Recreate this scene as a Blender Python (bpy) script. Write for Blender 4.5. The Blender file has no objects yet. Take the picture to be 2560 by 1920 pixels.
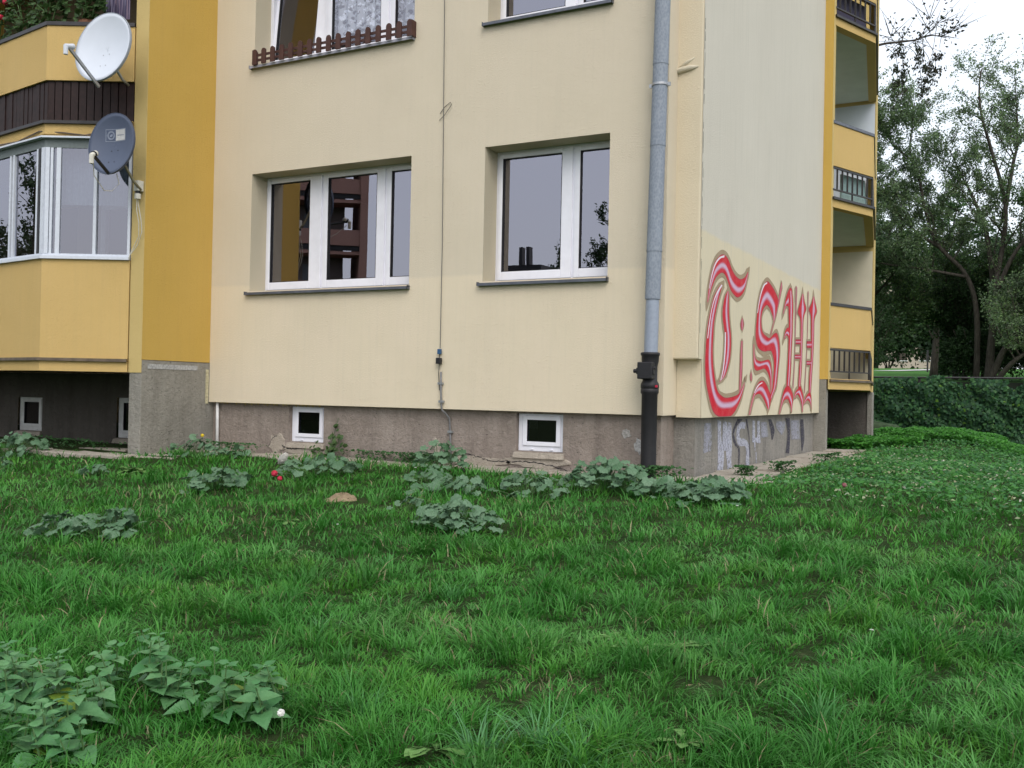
import bpy, bmesh, math, random
import numpy as np
from mathutils import Vector, Matrix, Euler
random.seed(7); RNG = np.random.default_rng(7)
R = math.radians; PI = math.pi
SC = bpy.context.scene; COL = SC.collection

# ------------------------------------------------------------------ camera, sky, sun, exposure
cam = bpy.data.cameras.new('camera'); cam_ob = bpy.data.objects.new('camera', cam); COL.objects.link(cam_ob)
cam.sensor_width = 36.0; cam.lens = 2450 / 2560 * 36; cam.clip_start = .05; cam.clip_end = 800
CAM = Vector((2.923, -8.949, .191))
_pi, _ro, _ya = R(.5047), R(1.1522), R(-28.3303)
_F = Vector((math.sin(_ya) * math.cos(_pi), math.cos(_ya) * math.cos(_pi), math.sin(_pi)))
_R0 = Vector((math.cos(_ya), -math.sin(_ya), 0)); _U0 = _R0.cross(_F)
_r = _R0 * math.cos(_ro) + _U0 * math.sin(_ro); _u = -_R0 * math.sin(_ro) + _U0 * math.cos(_ro)
M4 = Matrix((_r, _u, -_F)).transposed().to_4x4(); M4.translation = CAM
cam_ob.matrix_world = M4; SC.camera = cam_ob

SUN_EL, SUN_AZ = R(47), R(140)            # azimuth: direction towards the sun, from +Y clockwise
W = bpy.data.worlds.new('World'); SC.world = W; W.use_nodes = True
nt = W.node_tree; nt.nodes.clear()
wo = nt.nodes.new('ShaderNodeOutputWorld'); add = nt.nodes.new('ShaderNodeAddShader')
b1 = nt.nodes.new('ShaderNodeBackground'); b2 = nt.nodes.new('ShaderNodeBackground')
sky = nt.nodes.new('ShaderNodeTexSky'); sky.sky_type = 'NISHITA'; sky.sun_disc = False
sky.sun_elevation = SUN_EL; sky.sun_rotation = SUN_AZ; sky.air_density = 1.0; sky.dust_density = 4.0
nt.links.new(sky.outputs[0], b1.inputs[0]); b1.inputs[1].default_value = .05
b2.inputs[0].default_value = (.90, .945, 1.0, 1); b2.inputs[1].default_value = .92      # the even white overcast layer
nt.links.new(b1.outputs[0], add.inputs[0]); nt.links.new(b2.outputs[0], add.inputs[1]); nt.links.new(add.outputs[0], wo.inputs[0])
sl = bpy.data.lights.new('sun', 'SUN'); sl.energy = 1.1; sl.angle = R(40); sl.color = (1.0, .96, .9)
so = bpy.data.objects.new('sun', sl); COL.objects.link(so)
sd = Vector((math.sin(SUN_AZ) * math.cos(SUN_EL), math.cos(SUN_AZ) * math.cos(SUN_EL), math.sin(SUN_EL)))
so.rotation_euler = sd.to_track_quat('Z', 'Y').to_euler()
SC.view_settings.view_transform = 'Standard'; SC.view_settings.look = 'None'
SC.view_settings.gamma = 1; SC.view_settings.use_curve_mapping = False; SC.view_settings.exposure = .30
SC.render.engine = 'CYCLES'
SC.cycles.use_denoising = True; SC.cycles.max_bounces = 7; SC.cycles.transparent_max_bounces = 12
SC.cycles.caustics_reflective = False; SC.cycles.caustics_refractive = False

# ------------------------------------------------------------------ materials
def srgb(r, g, b):
    f = lambda c: (c / 255 / 12.92) if c / 255 <= .04045 else ((c / 255 + .055) / 1.055) ** 2.4
    return (f(r), f(g), f(b), 1)
class Mat:
    def __init__(s, name, col=(.5, .5, .5), rough=.8, spec=.3, metal=0.0):
        s.m = bpy.data.materials.new(name); s.m.use_nodes = True; s.nt = s.m.node_tree
        s.b = s.nt.nodes['Principled BSDF']; s.out = s.nt.nodes['Material Output']
        s.b.inputs['Base Color'].default_value = (*col[:3], 1); s.b.inputs['Roughness'].default_value = rough
        s.b.inputs['Specular IOR Level'].default_value = spec; s.b.inputs['Metallic'].default_value = metal
        s._tc = None
    def n(s, t, **k):
        x = s.nt.nodes.new(t)
        for a, v in k.items(): setattr(x, a, v)
        return x
    def l(s, a, b): s.nt.links.new(a, b)
    def co(s, scale=(1, 1, 1), kind='Object'):
        if s._tc is None: s._tc = s.n('ShaderNodeTexCoord')
        mp = s.n('ShaderNodeMapping'); mp.inputs['Scale'].default_value = scale
        if kind == 'World':
            g = s.n('ShaderNodeNewGeometry'); s.l(g.outputs['Position'], mp.inputs[0])
        else: s.l(s._tc.outputs[kind], mp.inputs[0])
        return mp.outputs[0]
    def noise(s, sc=5, det=4, rough=.55, dist=0, scale=(1, 1, 1), kind='World'):
        x = s.n('ShaderNodeTexNoise'); x.inputs['Scale'].default_value = sc; x.inputs['Detail'].default_value = det
        x.inputs['Roughness'].default_value = rough; x.inputs['Distortion'].default_value = dist
        s.l(s.co(scale, kind), x.inputs['Vector']); return x.outputs['Fac']
    def ramp(s, fac, stops):
        x = s.n('ShaderNodeValToRGB'); e = x.color_ramp.elements
        while len(e) > 1: e.remove(e[-1])
        e[0].position = stops[0][0]; e[0].color = (*stops[0][1][:3], 1)
        for p, c in stops[1:]:
            q = e.new(p); q.color = (*c[:3], 1)
        s.l(fac, x.inputs[0]); return x.outputs[0]
    def gramp(s, fac, a, b): return s.ramp(fac, [(a, (0, 0, 0)), (b, (1, 1, 1))])
    def mix(s, fac, a, b, mode='MIX'):
        x = s.n('ShaderNodeMix', data_type='RGBA', blend_type=mode)
        for i, v in ((0, fac), (6, a), (7, b)):
            if hasattr(v, 'is_linked') or hasattr(v, 'links'): s.l(v, x.inputs[i])
            elif i == 0: x.inputs[0].default_value = v
            else: x.inputs[i].default_value = (*v[:3], 1)
        return x.outputs[2]
    def math(s, op, a, b=0.0):
        x = s.n('ShaderNodeMath', operation=op)
        for i, v in ((0, a), (1, b)):
            if hasattr(v, 'links'): s.l(v, x.inputs[i])
            else: x.inputs[i].default_value = v
        return x.outputs[0]
    def z(s, comp='Z'):
        g = s.n('ShaderNodeNewGeometry'); x = s.n('ShaderNodeSeparateXYZ'); s.l(g.outputs['Position'], x.inputs[0]); return x.outputs[comp]
    def col(s, c): s.l(c, s.b.inputs['Base Color']); return s
    def bump(s, h, strength=.3, dist=.01):
        x = s.n('ShaderNodeBump'); x.inputs['Strength'].default_value = strength; x.inputs['Distance'].default_value = dist
        s.l(h, x.inputs['Height'])
        if s.b.inputs['Normal'].links: s.l(s.b.inputs['Normal'].links[0].from_socket, x.inputs['Normal'])
        s.l(x.outputs[0], s.b.inputs['Normal']); return s

def stucco(name, c1, c2, low=None, zlow=1.42, grain=1.0, streak=None, sk=.35):
    m = Mat(name, rough=.92, spec=.15)
    big = m.noise(.9, 5, .6)
    c = m.mix(m.gramp(big, .3, .7), c1, c2)
    if low:
        zz = m.math('ADD', m.z(), m.math('MULTIPLY', m.math('SUBTRACT', m.noise(3.5, 3), .5), .05))
        f = m.gramp(zz, 0, 1)
        mr = m.n('ShaderNodeMapRange'); mr.inputs['From Min'].default_value = zlow - .018; mr.inputs['From Max'].default_value = zlow + .018
        m.l(zz, mr.inputs['Value'])
        lowc = m.mix(m.gramp(m.noise(1.7, 4), .35, .7), low[0], low[1])
        c = m.mix(mr.outputs[0], lowc, c)
    if streak:
        st = m.noise(1.0, 6, .65, scale=(26, 26, .8))
        c = m.mix(m.math('MULTIPLY', m.gramp(st, .48, .75), sk), c, streak)
    g = m.noise(420 * grain, 2, .6)
    c = m.mix(m.math('MULTIPLY', m.gramp(g, .35, .65), .22), c, (c1[0] * .62, c1[1] * .6, c1[2] * .55))
    m.col(c)
    m.bump(m.noise(170, 3, .65), .75, .008)
    lump = m.gramp(m.noise(62, 3, .6, .3), .52, .74); patchy = m.gramp(m.noise(1.2, 3, .6), .38, .62)
    m.bump(m.math('MULTIPLY', lump, m.math('ADD', m.math('MULTIPLY', patchy, .6), .3)), .55, .009)
    m.bump(m.noise(1.3, 2, .5), .3, .04)
    return m.m
CREAM = stucco('cream_render', (.69, .61, .475), (.715, .63, .50), low=((.77, .672, .51), (.795, .688, .53)), zlow=1.43, streak=(.56, .52, .42), sk=.16)
GABLE = stucco('gable_render', (.665, .625, .545), (.685, .645, .565), low=((.735, .65, .475), (.755, .665, .49)), zlow=1.815, streak=(.50, .485, .42))
CREAM2 = stucco('cream_corner_render', (.715, .63, .475), (.735, .645, .49))
SOFF = stucco('reveal_render', (.60, .54, .41), (.62, .555, .43))
OCHRE = stucco('ochre_render', (.59, .39, .095), (.62, .41, .11), grain=.8, streak=(.50, .34, .11), sk=.22)
YELLOW = stucco('yellow_render', (.60, .42, .165), (.64, .45, .19), grain=.8, streak=(.50, .37, .17), sk=.25)
PALEY = stucco('pale_yellow_render', (.62, .475, .20), (.64, .49, .215), grain=.8)
def concrete(name, a, b, dirt, top_dark=True, grad=None):
    m = Mat(name, rough=.95, spec=.12)
    c = m.mix(m.gramp(m.noise(2.2, 7, .65), .3, .68), a, b)
    c = m.mix(m.math('MULTIPLY', m.gramp(m.noise(1.3, 6, .7, scale=(5, 5, .7)), .45, .75), .6), c, dirt)
    v = m.n('ShaderNodeTexVoronoi'); v.inputs['Scale'].default_value = 17; m.l(m.co((1, 1, 2.4), 'World'), v.inputs['Vector'])
    pit = m.math('MULTIPLY', m.gramp(m.math('SUBTRACT', .16, v.outputs['Distance']), 0.0, .06), m.gramp(m.noise(5, 3), .44, .56))
    c = m.mix(pit, c, (dirt[0] * .4, dirt[1] * .4, dirt[2] * .4))
    c = m.mix(m.math('MULTIPLY', m.gramp(m.noise(210, 2), .4, .68), .3), c, (a[0] * .5, a[1] * .5, a[2] * .5))
    c = m.mix(m.math('MULTIPLY', m.gramp(m.noise(14, 6, .75), .5, .72), .45), c, (b[0] * 1.2, b[1] * 1.2, b[2] * 1.2))
    m.col(c); m.bump(m.noise(120, 3), .8, .008); m.bump(m.noise(22, 6, .75, .4), 1.0, .03); m.bump(m.math('SUBTRACT', 1.0, pit), .8, .01)
    return m.m
PLINTH = concrete('plinth_concrete', (.30, .25, .215), (.40, .34, .30), (.15, .125, .11))
PLINTH2 = concrete('gable_plinth_concrete', (.30, .285, .26), (.36, .335, .30), (.10, .095, .092))
PIER = concrete('pier_concrete', (.30, .285, .25), (.37, .35, .31), (.17, .16, .14))
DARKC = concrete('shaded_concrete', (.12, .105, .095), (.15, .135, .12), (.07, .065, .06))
MORTAR = concrete('mortar', (.42, .37, .31), (.50, .44, .37), (.28, .24, .20))
SLAB = concrete('paving_concrete', (.40, .36, .30), (.50, .45, .385), (.22, .19, .155))
def plain(name, c, rough=.5, spec=.4, metal=0, nz=.12, sc=30, bump=0):
    m = Mat(name, c, rough, spec, metal)
    d = tuple(x * (1 - nz * 2) for x in c[:3])
    m.col(m.mix(m.gramp(m.noise(sc, 4), .3, .75), c, d))
    if bump: m.bump(m.noise(sc * 4, 3), bump, .003)
    return m.m
PVC = plain('white_pvc', (.80, .80, .87), .35, .5, nz=.05, sc=6)
PVC2 = plain('aged_white_pvc', (.66, .66, .66), .4, .5, nz=.1, sc=12)
ALU = plain('white_aluminium', (.62, .66, .74), .35, .5, nz=.06)
GASKET = plain('black_gasket', (.015, .015, .018), .6)
SILLM = plain('grey_sill_sheet', (.13, .14, .17), .45, .5, .3, nz=.2, sc=14)
SILLW = plain('pale_stone_sill', (.38, .38, .44), .6, nz=.2, sc=14)
DARKM = plain('dark_metal_flashing', (.045, .042, .045), .45, .5, .3, nz=.25, sc=10)
LIPM = plain('ledge_sheet_brown', (.16, .12, .085), .5, nz=.3, sc=9)
BLACKM = plain('black_railing_paint', (.025, .022, .022), .45)
def zinc():
    m = Mat('galvanised_zinc', (.3, .34, .4), .6, .4, .0)
    v = m.n('ShaderNodeTexVoronoi'); v.inputs['Scale'].default_value = 60; m.l(m.co((1, 1, .6), 'World'), v.inputs['Vector'])
    c = m.mix(m.gramp(v.outputs['Distance'], .2, .8), (.19, .22, .27), (.26, .29, .34))
    c = m.mix(m.math('MULTIPLY', m.gramp(m.noise(5, 6, .7, scale=(3, 3, .6)), .5, .75), .5), c, (.31, .35, .41))
    m.col(c); m.b.inputs['Roughness'].default_value = .62; m.bump(m.noise(60, 2), .15, .004); return m.m
ZINC = zinc()
ZINCN = plain('newer_pipe_grey', (.30, .34, .42), .4, .5, .1, nz=.08)
IRON = plain('black_cast_iron', (.014, .013, .016), .55, .45, nz=.2, sc=18, bump=.4)
STEEL = plain('galvanised_steel', (.42, .43, .45), .4, .5, .7)
PICK = plain('brown_painted_wood', (.085, .038, .031), .6, .3, nz=.2, sc=12)
BOARD = plain('dark_brown_board', (.030, .014, .013), .6, .3, nz=.3, sc=20)
WDISH = plain('white_dish_paint', (.62, .66, .74), .5, .4, nz=.03, sc=5)
NDISH = plain('slate_blue_dish_paint', (.075, .095, .15), .5, .4, nz=.05, sc=5)
RIMG = plain('dish_rim_grey', (.34, .38, .44), .5)
BLK = plain('black_plastic', (.015, .015, .018), .45)
CREAMP = plain('cream_plastic', (.70, .68, .60), .5)
WCAB = plain('white_cable', (.62, .60, .52), .6)
GCAB = plain('grey_conduit', (.22, .22, .23), .55, nz=.2)
BLUEP = plain('blue_plastic', (.03, .10, .22), .5)
ROOM = plain('room_wall', (.20, .15, .10), .9, nz=.1, sc=2)
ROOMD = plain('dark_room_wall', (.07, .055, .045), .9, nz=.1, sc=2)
LOGW = plain('loggia_wall', (.68, .63, .50), .9, .15, nz=.06, sc=3)
LOGB = plain('loggia_wall_pale_blue', (.68, .74, .84), .9, .15, nz=.04, sc=3)
LOGC = plain('loggia_ceiling', (.62, .66, .62), .9, .15, nz=.06, sc=3)
LACE = None
def glass(name, tint=(.5, .52, .55), base=.10, k=.9, rough=.0):
    m = Mat(name); nt = m.nt; nt.nodes.remove(m.b)
    fr = m.n('ShaderNodeFresnel'); fr.inputs['IOR'].default_value = 1.52
    gg = m.n('ShaderNodeNewGeometry'); f = m.math('MULTIPLY', m.math('ADD', m.math('MULTIPLY', fr.outputs[0], k), base), m.math('SUBTRACT', 1.0, gg.outputs['Backfacing']))
    tr = m.n('ShaderNodeBsdfTransparent'); tr.inputs[0].default_value = (*tint, 1)
    gl = m.n('ShaderNodeBsdfGlossy'); gl.inputs['Roughness'].default_value = rough; gl.inputs[0].default_value = (.90, .88, 1.0, 1)
    bp = m.n('ShaderNodeBump'); bp.inputs['Strength'].default_value = .04; bp.inputs['Distance'].default_value = .02
    m.l(m.noise(1.1, 1), bp.inputs['Height']); m.l(bp.outputs[0], gl.inputs['Normal'])
    mx = m.n('ShaderNodeMixShader'); m.l(f, mx.inputs[0]); m.l(tr.outputs[0], mx.inputs[1]); m.l(gl.outputs[0], mx.inputs[2])
    m.l(mx.outputs[0], m.out.inputs[0]); return m.m
GLASS = glass('window_glass', (.70, .71, .73), .225, 1.1)
GLASSB = glass('balcony_glass', (.72, .76, .80), .17, 1.0)
GLASSC = glass('clear_window_glass', (.93, .94, .96), .10, 1.0)
GLASSD = glass('cellar_glass', (.3, .32, .36), .03, .6, .05)
def vcol(name, rough=.7, spec=.25, trans=0.0, extra=None, sheen=0):
    m = Mat(name, rough=rough, spec=spec)
    a = m.n('ShaderNodeVertexColor'); a.layer_name = 'col'; c = a.outputs[0]
    if extra: c = m.mix(m.math('MULTIPLY', m.gramp(m.noise(extra, 3), .4, .7), .25), c, (.02, .02, .02))
    m.col(c)
    if trans:
        tr = m.n('ShaderNodeBsdfTranslucent'); m.l(c, tr.inputs[0]); mx = m.n('ShaderNodeMixShader'); mx.inputs[0].default_value = trans
        m.l(m.b.outputs[0], mx.inputs[1]); m.l(tr.outputs[0], mx.inputs[2]); m.l(mx.outputs[0], m.out.inputs[0])
    return m.m
GRASSM = vcol('grass_blades', .5, .3, .3)
LEAFM = vcol('tree_leaves', .55, .3, .42)
def spray():
    m = Mat('spray_paint', rough=.8, spec=.2); a = m.n('ShaderNodeVertexColor'); a.layer_name = 'col'
    c = m.mix(m.math('MULTIPLY', m.gramp(m.noise(7, 4, .6), .4, .7), .10), a.outputs[0], (.62, .45, .42)); m.col(c); m.bump(m.noise(62, 3, .6), .6, .01)
    f = m.math('ADD', m.math('MULTIPLY', m.gramp(m.noise(150, 3, .6), .30, .46), .28), .72)
    tr = m.n('ShaderNodeBsdfTransparent'); mx = m.n('ShaderNodeMixShader'); m.l(f, mx.inputs[0]); m.l(tr.outputs[0], mx.inputs[1]); m.l(m.b.outputs[0], mx.inputs[2]); m.l(mx.outputs[0], m.out.inputs[0]); return m.m
PAINTM = spray()
def leafmat(name, a, b, vein, sc=60, rough=.5, veins=False):
    m = Mat(name, rough=rough, spec=.35)
    oi = m.n('ShaderNodeObjectInfo')
    c = m.mix(oi.outputs['Random'], a, b)
    c = m.mix(m.math('MULTIPLY', m.gramp(m.noise(sc, 3), .4, .7), .5), c, vein)
    if veins:
        m._tc = m._tc or m.n('ShaderNodeTexCoord'); sx = m.n('ShaderNodeSeparateXYZ'); m.l(m._tc.outputs['Object'], sx.inputs[0])
        an = m.math('ARCTAN2', sx.outputs['Y'], sx.outputs['X']); v = m.math('ABSOLUTE', m.math('SINE', m.math('MULTIPLY', an, 3.5)))
        c = m.mix(m.math('MULTIPLY', m.gramp(m.math('SUBTRACT', 1.0, v), .80, 1.0), .55), c, (b[0] * 1.7, b[1] * 1.4, b[2] * 1.6)); m.bump(v, .5, .004)
    m.col(c); m.bump(m.noise(sc * 2, 2), .4, .004)
    tr = m.n('ShaderNodeBsdfTranslucent'); m.l(c, tr.inputs[0]); mx = m.n('ShaderNodeMixShader'); mx.inputs[0].default_value = .22
    m.l(m.b.outputs[0], mx.inputs[1]); m.l(tr.outputs[0], mx.inputs[2]); m.l(mx.outputs[0], m.out.inputs[0])
    return m.m
MALLOW = leafmat('mallow_leaf', (.060, .145, .065), (.15, .255, .155), (.06, .13, .06), veins=True)
NETTLE = leafmat('nettle_leaf', (.060, .195, .065), (.135, .29, .12), (.05, .16, .055))
NETTLEY = leafmat('yellowing_leaf', (.14, .24, .03), (.20, .28, .04), (.10, .20, .03))
DANDM = leafmat('dandelion_leaf', (.13, .27, .07), (.17, .33, .10), (.10, .22, .05))
GERM = leafmat('geranium_leaf', (.04, .09, .025), (.07, .13, .035), (.03, .06, .02))
STEMM = plain('green_stem', (.08, .16, .05), .6)
REDP = plain('red_petal', (.55, .02, .06), .6); WHP = plain('white_petal', (.75, .74, .70), .6); YELP = plain('yellow_petal', (.75, .55, .03), .6)
BARK = Mat('bark', rough=.95, spec=.1)
BARK.col(BARK.mix(BARK.gramp(BARK.noise(9, 5, .6, scale=(2, 2, .5)), .3, .7), (.035, .030, .026), (.085, .075, .064))); BARK.bump(BARK.noise(14, 4, .6, scale=(2, 2, .4)), .8, .03); BARK = BARK.m
def soil():
    m = Mat('lawn_soil', rough=1, spec=.05)
    c = m.mix(m.gramp(m.noise(3, 6, .65), .35, .65), (.022, .042, .014), (.040, .060, .022))
    c = m.mix(m.gramp(m.noise(26, 4), .55, .8), c, (.075, .085, .04))
    zz = m.n('ShaderNodeMapRange'); zz.inputs['From Min'].default_value = 19; zz.inputs['From Max'].default_value = 24; m.l(m.z('Y'), zz.inputs['Value'])
    far = m.mix(m.gramp(m.noise(2.5, 5), .3, .7), (.055, .15, .035), (.085, .20, .05))
    c = m.mix(zz.outputs[0], c, far)
    m.col(c); m.bump(m.noise(40, 5, .7), .9, .03); return m.m
SOIL = soil()
SAND = concrete('dry_soil', (.34, .25, .16), (.42, .32, .21), (.20, .15, .10))
PATHM = plain('pale_path', (.55, .53, .52), .9, .1, nz=.1, sc=1.5)
STONEM = concrete('pale_stone', (.52, .50, .46), (.62, .60, .56), (.3, .28, .26))

# ------------------------------------------------------------------ mesh helpers
class MB:
    def __init__(s): s.v = []; s.f = []; s.c = []
    def quad(s, a, b, c, d): n = len(s.v); s.v += [tuple(a), tuple(b), tuple(c), tuple(d)]; s.f.append((n, n + 1, n + 2, n + 3)); return s
    def poly(s, pts): n = len(s.v); s.v += [tuple(p) for p in pts]; s.f.append(tuple(range(n, n + len(pts)))); return s
    def box(s, x0, x1, y0, y1, z0, z1):
        n = len(s.v)
        s.v += [(x0, y0, z0), (x1, y0, z0), (x1, y1, z0), (x0, y1, z0), (x0, y0, z1), (x1, y0, z1), (x1, y1, z1), (x0, y1, z1)]
        s.f += [tuple(n + i for i in q) for q in ((0, 3, 2, 1), (4, 5, 6, 7), (0, 1, 5, 4), (1, 2, 6, 5), (2, 3, 7, 6), (3, 0, 4, 7))]; return s
    def hexa(s, lo, hi):          # lo, hi: rings of n points
        n = len(s.v); k = len(lo); s.v += [tuple(p) for p in lo] + [tuple(p) for p in hi]
        s.f.append(tuple(n + i for i in reversed(range(k)))); s.f.append(tuple(n + k + i for i in range(k)))
        for i in range(k): j = (i + 1) % k; s.f.append((n + i, n + j, n + k + j, n + k + i))
        return s
    def prism(s, pts2, z0, z1): return s.hexa([(x, y, z0) for x, y in pts2], [(x, y, z1) for x, y in pts2])
    def tube(s, path, r, seg=8, caps=True):
        path = [Vector(p) for p in path]; rs = r if isinstance(r, (list, tuple)) else [r] * len(path)
        n0 = len(s.v); up = Vector((0, 0, 1))
        for i, p in enumerate(path):
            t = (path[min(i + 1, len(path) - 1)] - path[max(i - 1, 0)]).normalized()
            a = t.cross(up if abs(t.z) < .95 else Vector((0, 1, 0))).normalized(); b = t.cross(a)
            for k in range(seg):
                q = 2 * PI * k / seg; s.v.append(tuple(p + (a * math.cos(q) + b * math.sin(q)) * rs[i]))
        for i in range(len(path) - 1):
            for k in range(seg):
                j = (k + 1) % seg; s.f.append((n0 + i * seg + k, n0 + i * seg + j, n0 + (i + 1) * seg + j, n0 + (i + 1) * seg + k))
        if caps:
            s.f.append(tuple(n0 + k for k in reversed(range(seg)))); s.f.append(tuple(n0 + (len(path) - 1) * seg + k for k in range(seg)))
        return s
    def lathe(s, prof, c=(0, 0), seg=20):       # prof: (r, z)
        n0 = len(s.v)
        for r, z in prof:
            for k in range(seg): q = 2 * PI * k / seg; s.v.append((c[0] + r * math.cos(q), c[1] + r * math.sin(q), z))
        for i in range(len(prof) - 1):
            for k in range(seg): j = (k + 1) % seg; s.f.append((n0 + i * seg + k, n0 + i * seg + j, n0 + (i + 1) * seg + j, n0 + (i + 1) * seg + k))
        return s
    def ribbon(s, line, o0, o1, z0, z1):        # prism along a plan polyline between outward offsets o0 < o1 (outward = right-hand side given by OUT)
        L = [Vector(p) for p in line]; N = []
        for i in range(len(L) - 1):
            t = (L[i + 1] - L[i]).normalized(); N.append(Vector((t.y, -t.x)) * s.sgn)
        P = []
        for i in range(len(L)):
            if i == 0: m = N[0]
            elif i == len(L) - 1: m = N[-1]
            else: m = (N[i - 1] + N[i]).normalized(); m = m / max(.3, m.dot(N[i]))
            P.append(m)
        for i in range(len(L) - 1):
            a, b = L[i] + P[i] * o0, L[i + 1] + P[i + 1] * o0; c, d = L[i + 1] + P[i + 1] * o1, L[i] + P[i] * o1
            s.prism([(a.x, a.y), (b.x, b.y), (c.x, c.y), (d.x, d.y)], z0, z1)
        return s
    sgn = 1
    def build(s, name, mat, parent=None, smooth=False, bevel=0):
        me = bpy.data.meshes.new(name); me.from_pydata(s.v, [], s.f)
        bm = bmesh.new(); bm.from_mesh(me); bmesh.ops.recalc_face_normals(bm, faces=bm.faces); bm.to_mesh(me); bm.free()
        if smooth: me.polygons.foreach_set('use_smooth', [True] * len(me.polygons))
        me.materials.append(mat); o = bpy.data.objects.new(name, me); COL.objects.link(o)
        if parent: o.parent = parent
        if bevel:
            md = o.modifiers.new('bevel', 'BEVEL'); md.width = bevel; md.segments = 2; md.limit_method = 'ANGLE'
        return o
def tag(o, label=None, cat=None, group=None, kind=None):
    if label: o['label'] = label
    if cat: o['category'] = cat
    if group: o['group'] = group
    if kind: o['kind'] = kind
    return o
def empty(name, loc=(0, 0, 0), label=None, cat=None, group=None):
    o = bpy.data.objects.new(name, None); COL.objects.link(o); o.location = loc; o.empty_display_size = .1
    return tag(o, label, cat, group)
def npmesh(name, V, loops, starts, cols, mat, parent=None, smooth=False):
    me = bpy.data.meshes.new(name); me.vertices.add(len(V)); me.vertices.foreach_set('co', V.astype(np.float32).ravel())
    me.loops.add(len(loops)); me.loops.foreach_set('vertex_index', loops.astype(np.int32))
    me.polygons.add(len(starts)); me.polygons.foreach_set('loop_start', starts.astype(np.int32))
    if cols is not None:
        ca = me.color_attributes.new('col', 'FLOAT_COLOR', 'POINT'); ca.data.foreach_set('color', cols.astype(np.float32).ravel())
    me.update(calc_edges=True); me.validate()
    if smooth: me.polygons.foreach_set('use_smooth', [True] * len(me.polygons))
    me.materials.append(mat); o = bpy.data.objects.new(name, me); COL.objects.link(o)
    if parent: o.parent = parent
    return o
def fan_noise(x, y, s=1.0, seed=0):     # cheap smooth 2-D noise in -1..1, vectorised
    r = 0; rg = np.random.default_rng(100 + seed)
    for k in range(5):
        a, b, c, d = rg.uniform(-1, 1, 4); r = r + np.sin((x * a + y * b) * s * (2 + k * 1.1) + c * 9) * np.cos((y * a - x * d) * s * (1.7 + k) + d * 7)
    return r / 2.6
# ------------------------------------------------------------------ terrain
def ground_z(x, y):
    x = np.asarray(x, float); y = np.asarray(y, float)
    d = np.hypot(np.maximum(0, x - .1), np.maximum(0, -y)); inb = (x < .1)
    front = -.61 - .052 * np.clip(np.maximum(0, -y) - .7, 0, 11) - .012 * np.maximum(0, x) * (y < 0)
    side = front + .20 * np.exp(-(((x - 1.9) / 1.7) ** 2 + ((y - 10.6) / 3.0) ** 2)) + .08 * np.exp(-(((x - 3.5) / 2.5) ** 2 + ((y - 2) / 4.0) ** 2))
    q = np.clip((x - 1.1) / 2.2, 0, 1); w = np.clip((y - 1.5) / 6, 0, 1); side = side - .30 * q * q * (3 - 2 * q) * w * w * (3 - 2 * w)
    side = side + .06 * np.exp(-(((x + 9) / 2.0) ** 2 + ((y - .5) / 1.2) ** 2))
    t = np.clip((y - 12.6) / 3.4, 0, 1); t = t * t * (3 - 2 * t); z = side * (1 - t) + (-1.15) * t
    z = np.interp(y, [18, 31, 58, 90], [0, 2.05, 3.25, 4.6]) * (y > 18) + z
    z = z - .035 * np.clip((.75 - x) / .25, 0, 1) * np.clip((y + .1) / .2, 0, 1) * (y < 7)
    z = z + (.022 * fan_noise(x, y, .8, 1) + .012 * fan_noise(x, y, 2.2, 2)) * np.clip(d / .8, 0, 1)
    return z
def gz(x, y): return float(ground_z(x, y))
def grid_ground():
    xs = np.concatenate([np.linspace(-300, -42, 12), np.linspace(-40, -14, 18), np.linspace(-13.6, 8, 110), np.linspace(9, 40, 22), np.linspace(50, 300, 10)])
    ys = np.concatenate([np.linspace(-300, -42, 12), np.linspace(-40, -12, 20), np.linspace(-11.6, 19, 140), np.linspace(20, 62, 36), np.linspace(70, 400, 12)])
    X, Y = np.meshgrid(xs, ys); Z = ground_z(X, Y); nx, ny = len(xs), len(ys)
    V = np.stack([X.ravel(), Y.ravel(), Z.ravel()], 1)
    i, j = np.meshgrid(np.arange(nx - 1), np.arange(ny - 1)); a = (j * nx + i).ravel()
    L = np.stack([a, a + 1, a + 1 + nx, a + nx], 1).ravel(); st = np.arange(len(a)) * 4
    o = npmesh('ground', V, L, st, None, SOIL, smooth=True); tag(o, kind='structure', label='uneven ground under the lawn, rising to a bank beyond the fence'); return o
GROUND = grid_ground()
# ================================================================== THE BUILDING
B = empty('apartment_building', (0, 0, 0), 'cream and ochre rendered apartment block with bay balconies and red graffiti on its gable', 'building')
def wall_xz(mb, y, x0, x1, z0, z1, holes, depth):
    xs = sorted({x0, x1, *[h[0] for h in holes], *[h[1] for h in holes]}); zs = sorted({z0, z1, *[h[2] for h in holes], *[h[3] for h in holes]})
    for i in range(len(xs) - 1):
        for j in range(len(zs) - 1):
            a, b, c, d = xs[i], xs[i + 1], zs[j], zs[j + 1]; cx, cz = (a + b) / 2, (c + d) / 2
            if any(h[0] < cx < h[1] and h[2] < cz < h[3] for h in holes): continue
            mb.quad((a, y, c), (b, y, c), (b, y, d), (a, y, d))
AL, AR, BL, BR = -5.548, -3.217, -2.279, -.855; ZB, ZT = 1.358, 2.782; ST = 2.75
XL = -6.182; XC = -.255
openings = [(AL, AR, ZB, ZT), (BL, BR, ZB, ZT), (AL, AR, ZB + ST, ZT + ST), (BL, BR, ZB + ST, ZT + ST)]
m = MB(); wall_xz(m, 0, XL, XC, 0, 14, openings, 0)
m.quad((XC, 0, 0), (XC, .38, 0), (XC, .38, 14), (XC, 0, 14)); m.quad((XL, 0, 0), (XC, 0, 0), (XC, .3, 0), (XL, .3, 0))
w = m.build('front_wall', CREAM, B); w['label'] = 'cream rough-rendered front wall, fresher cream below the sills'
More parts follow.
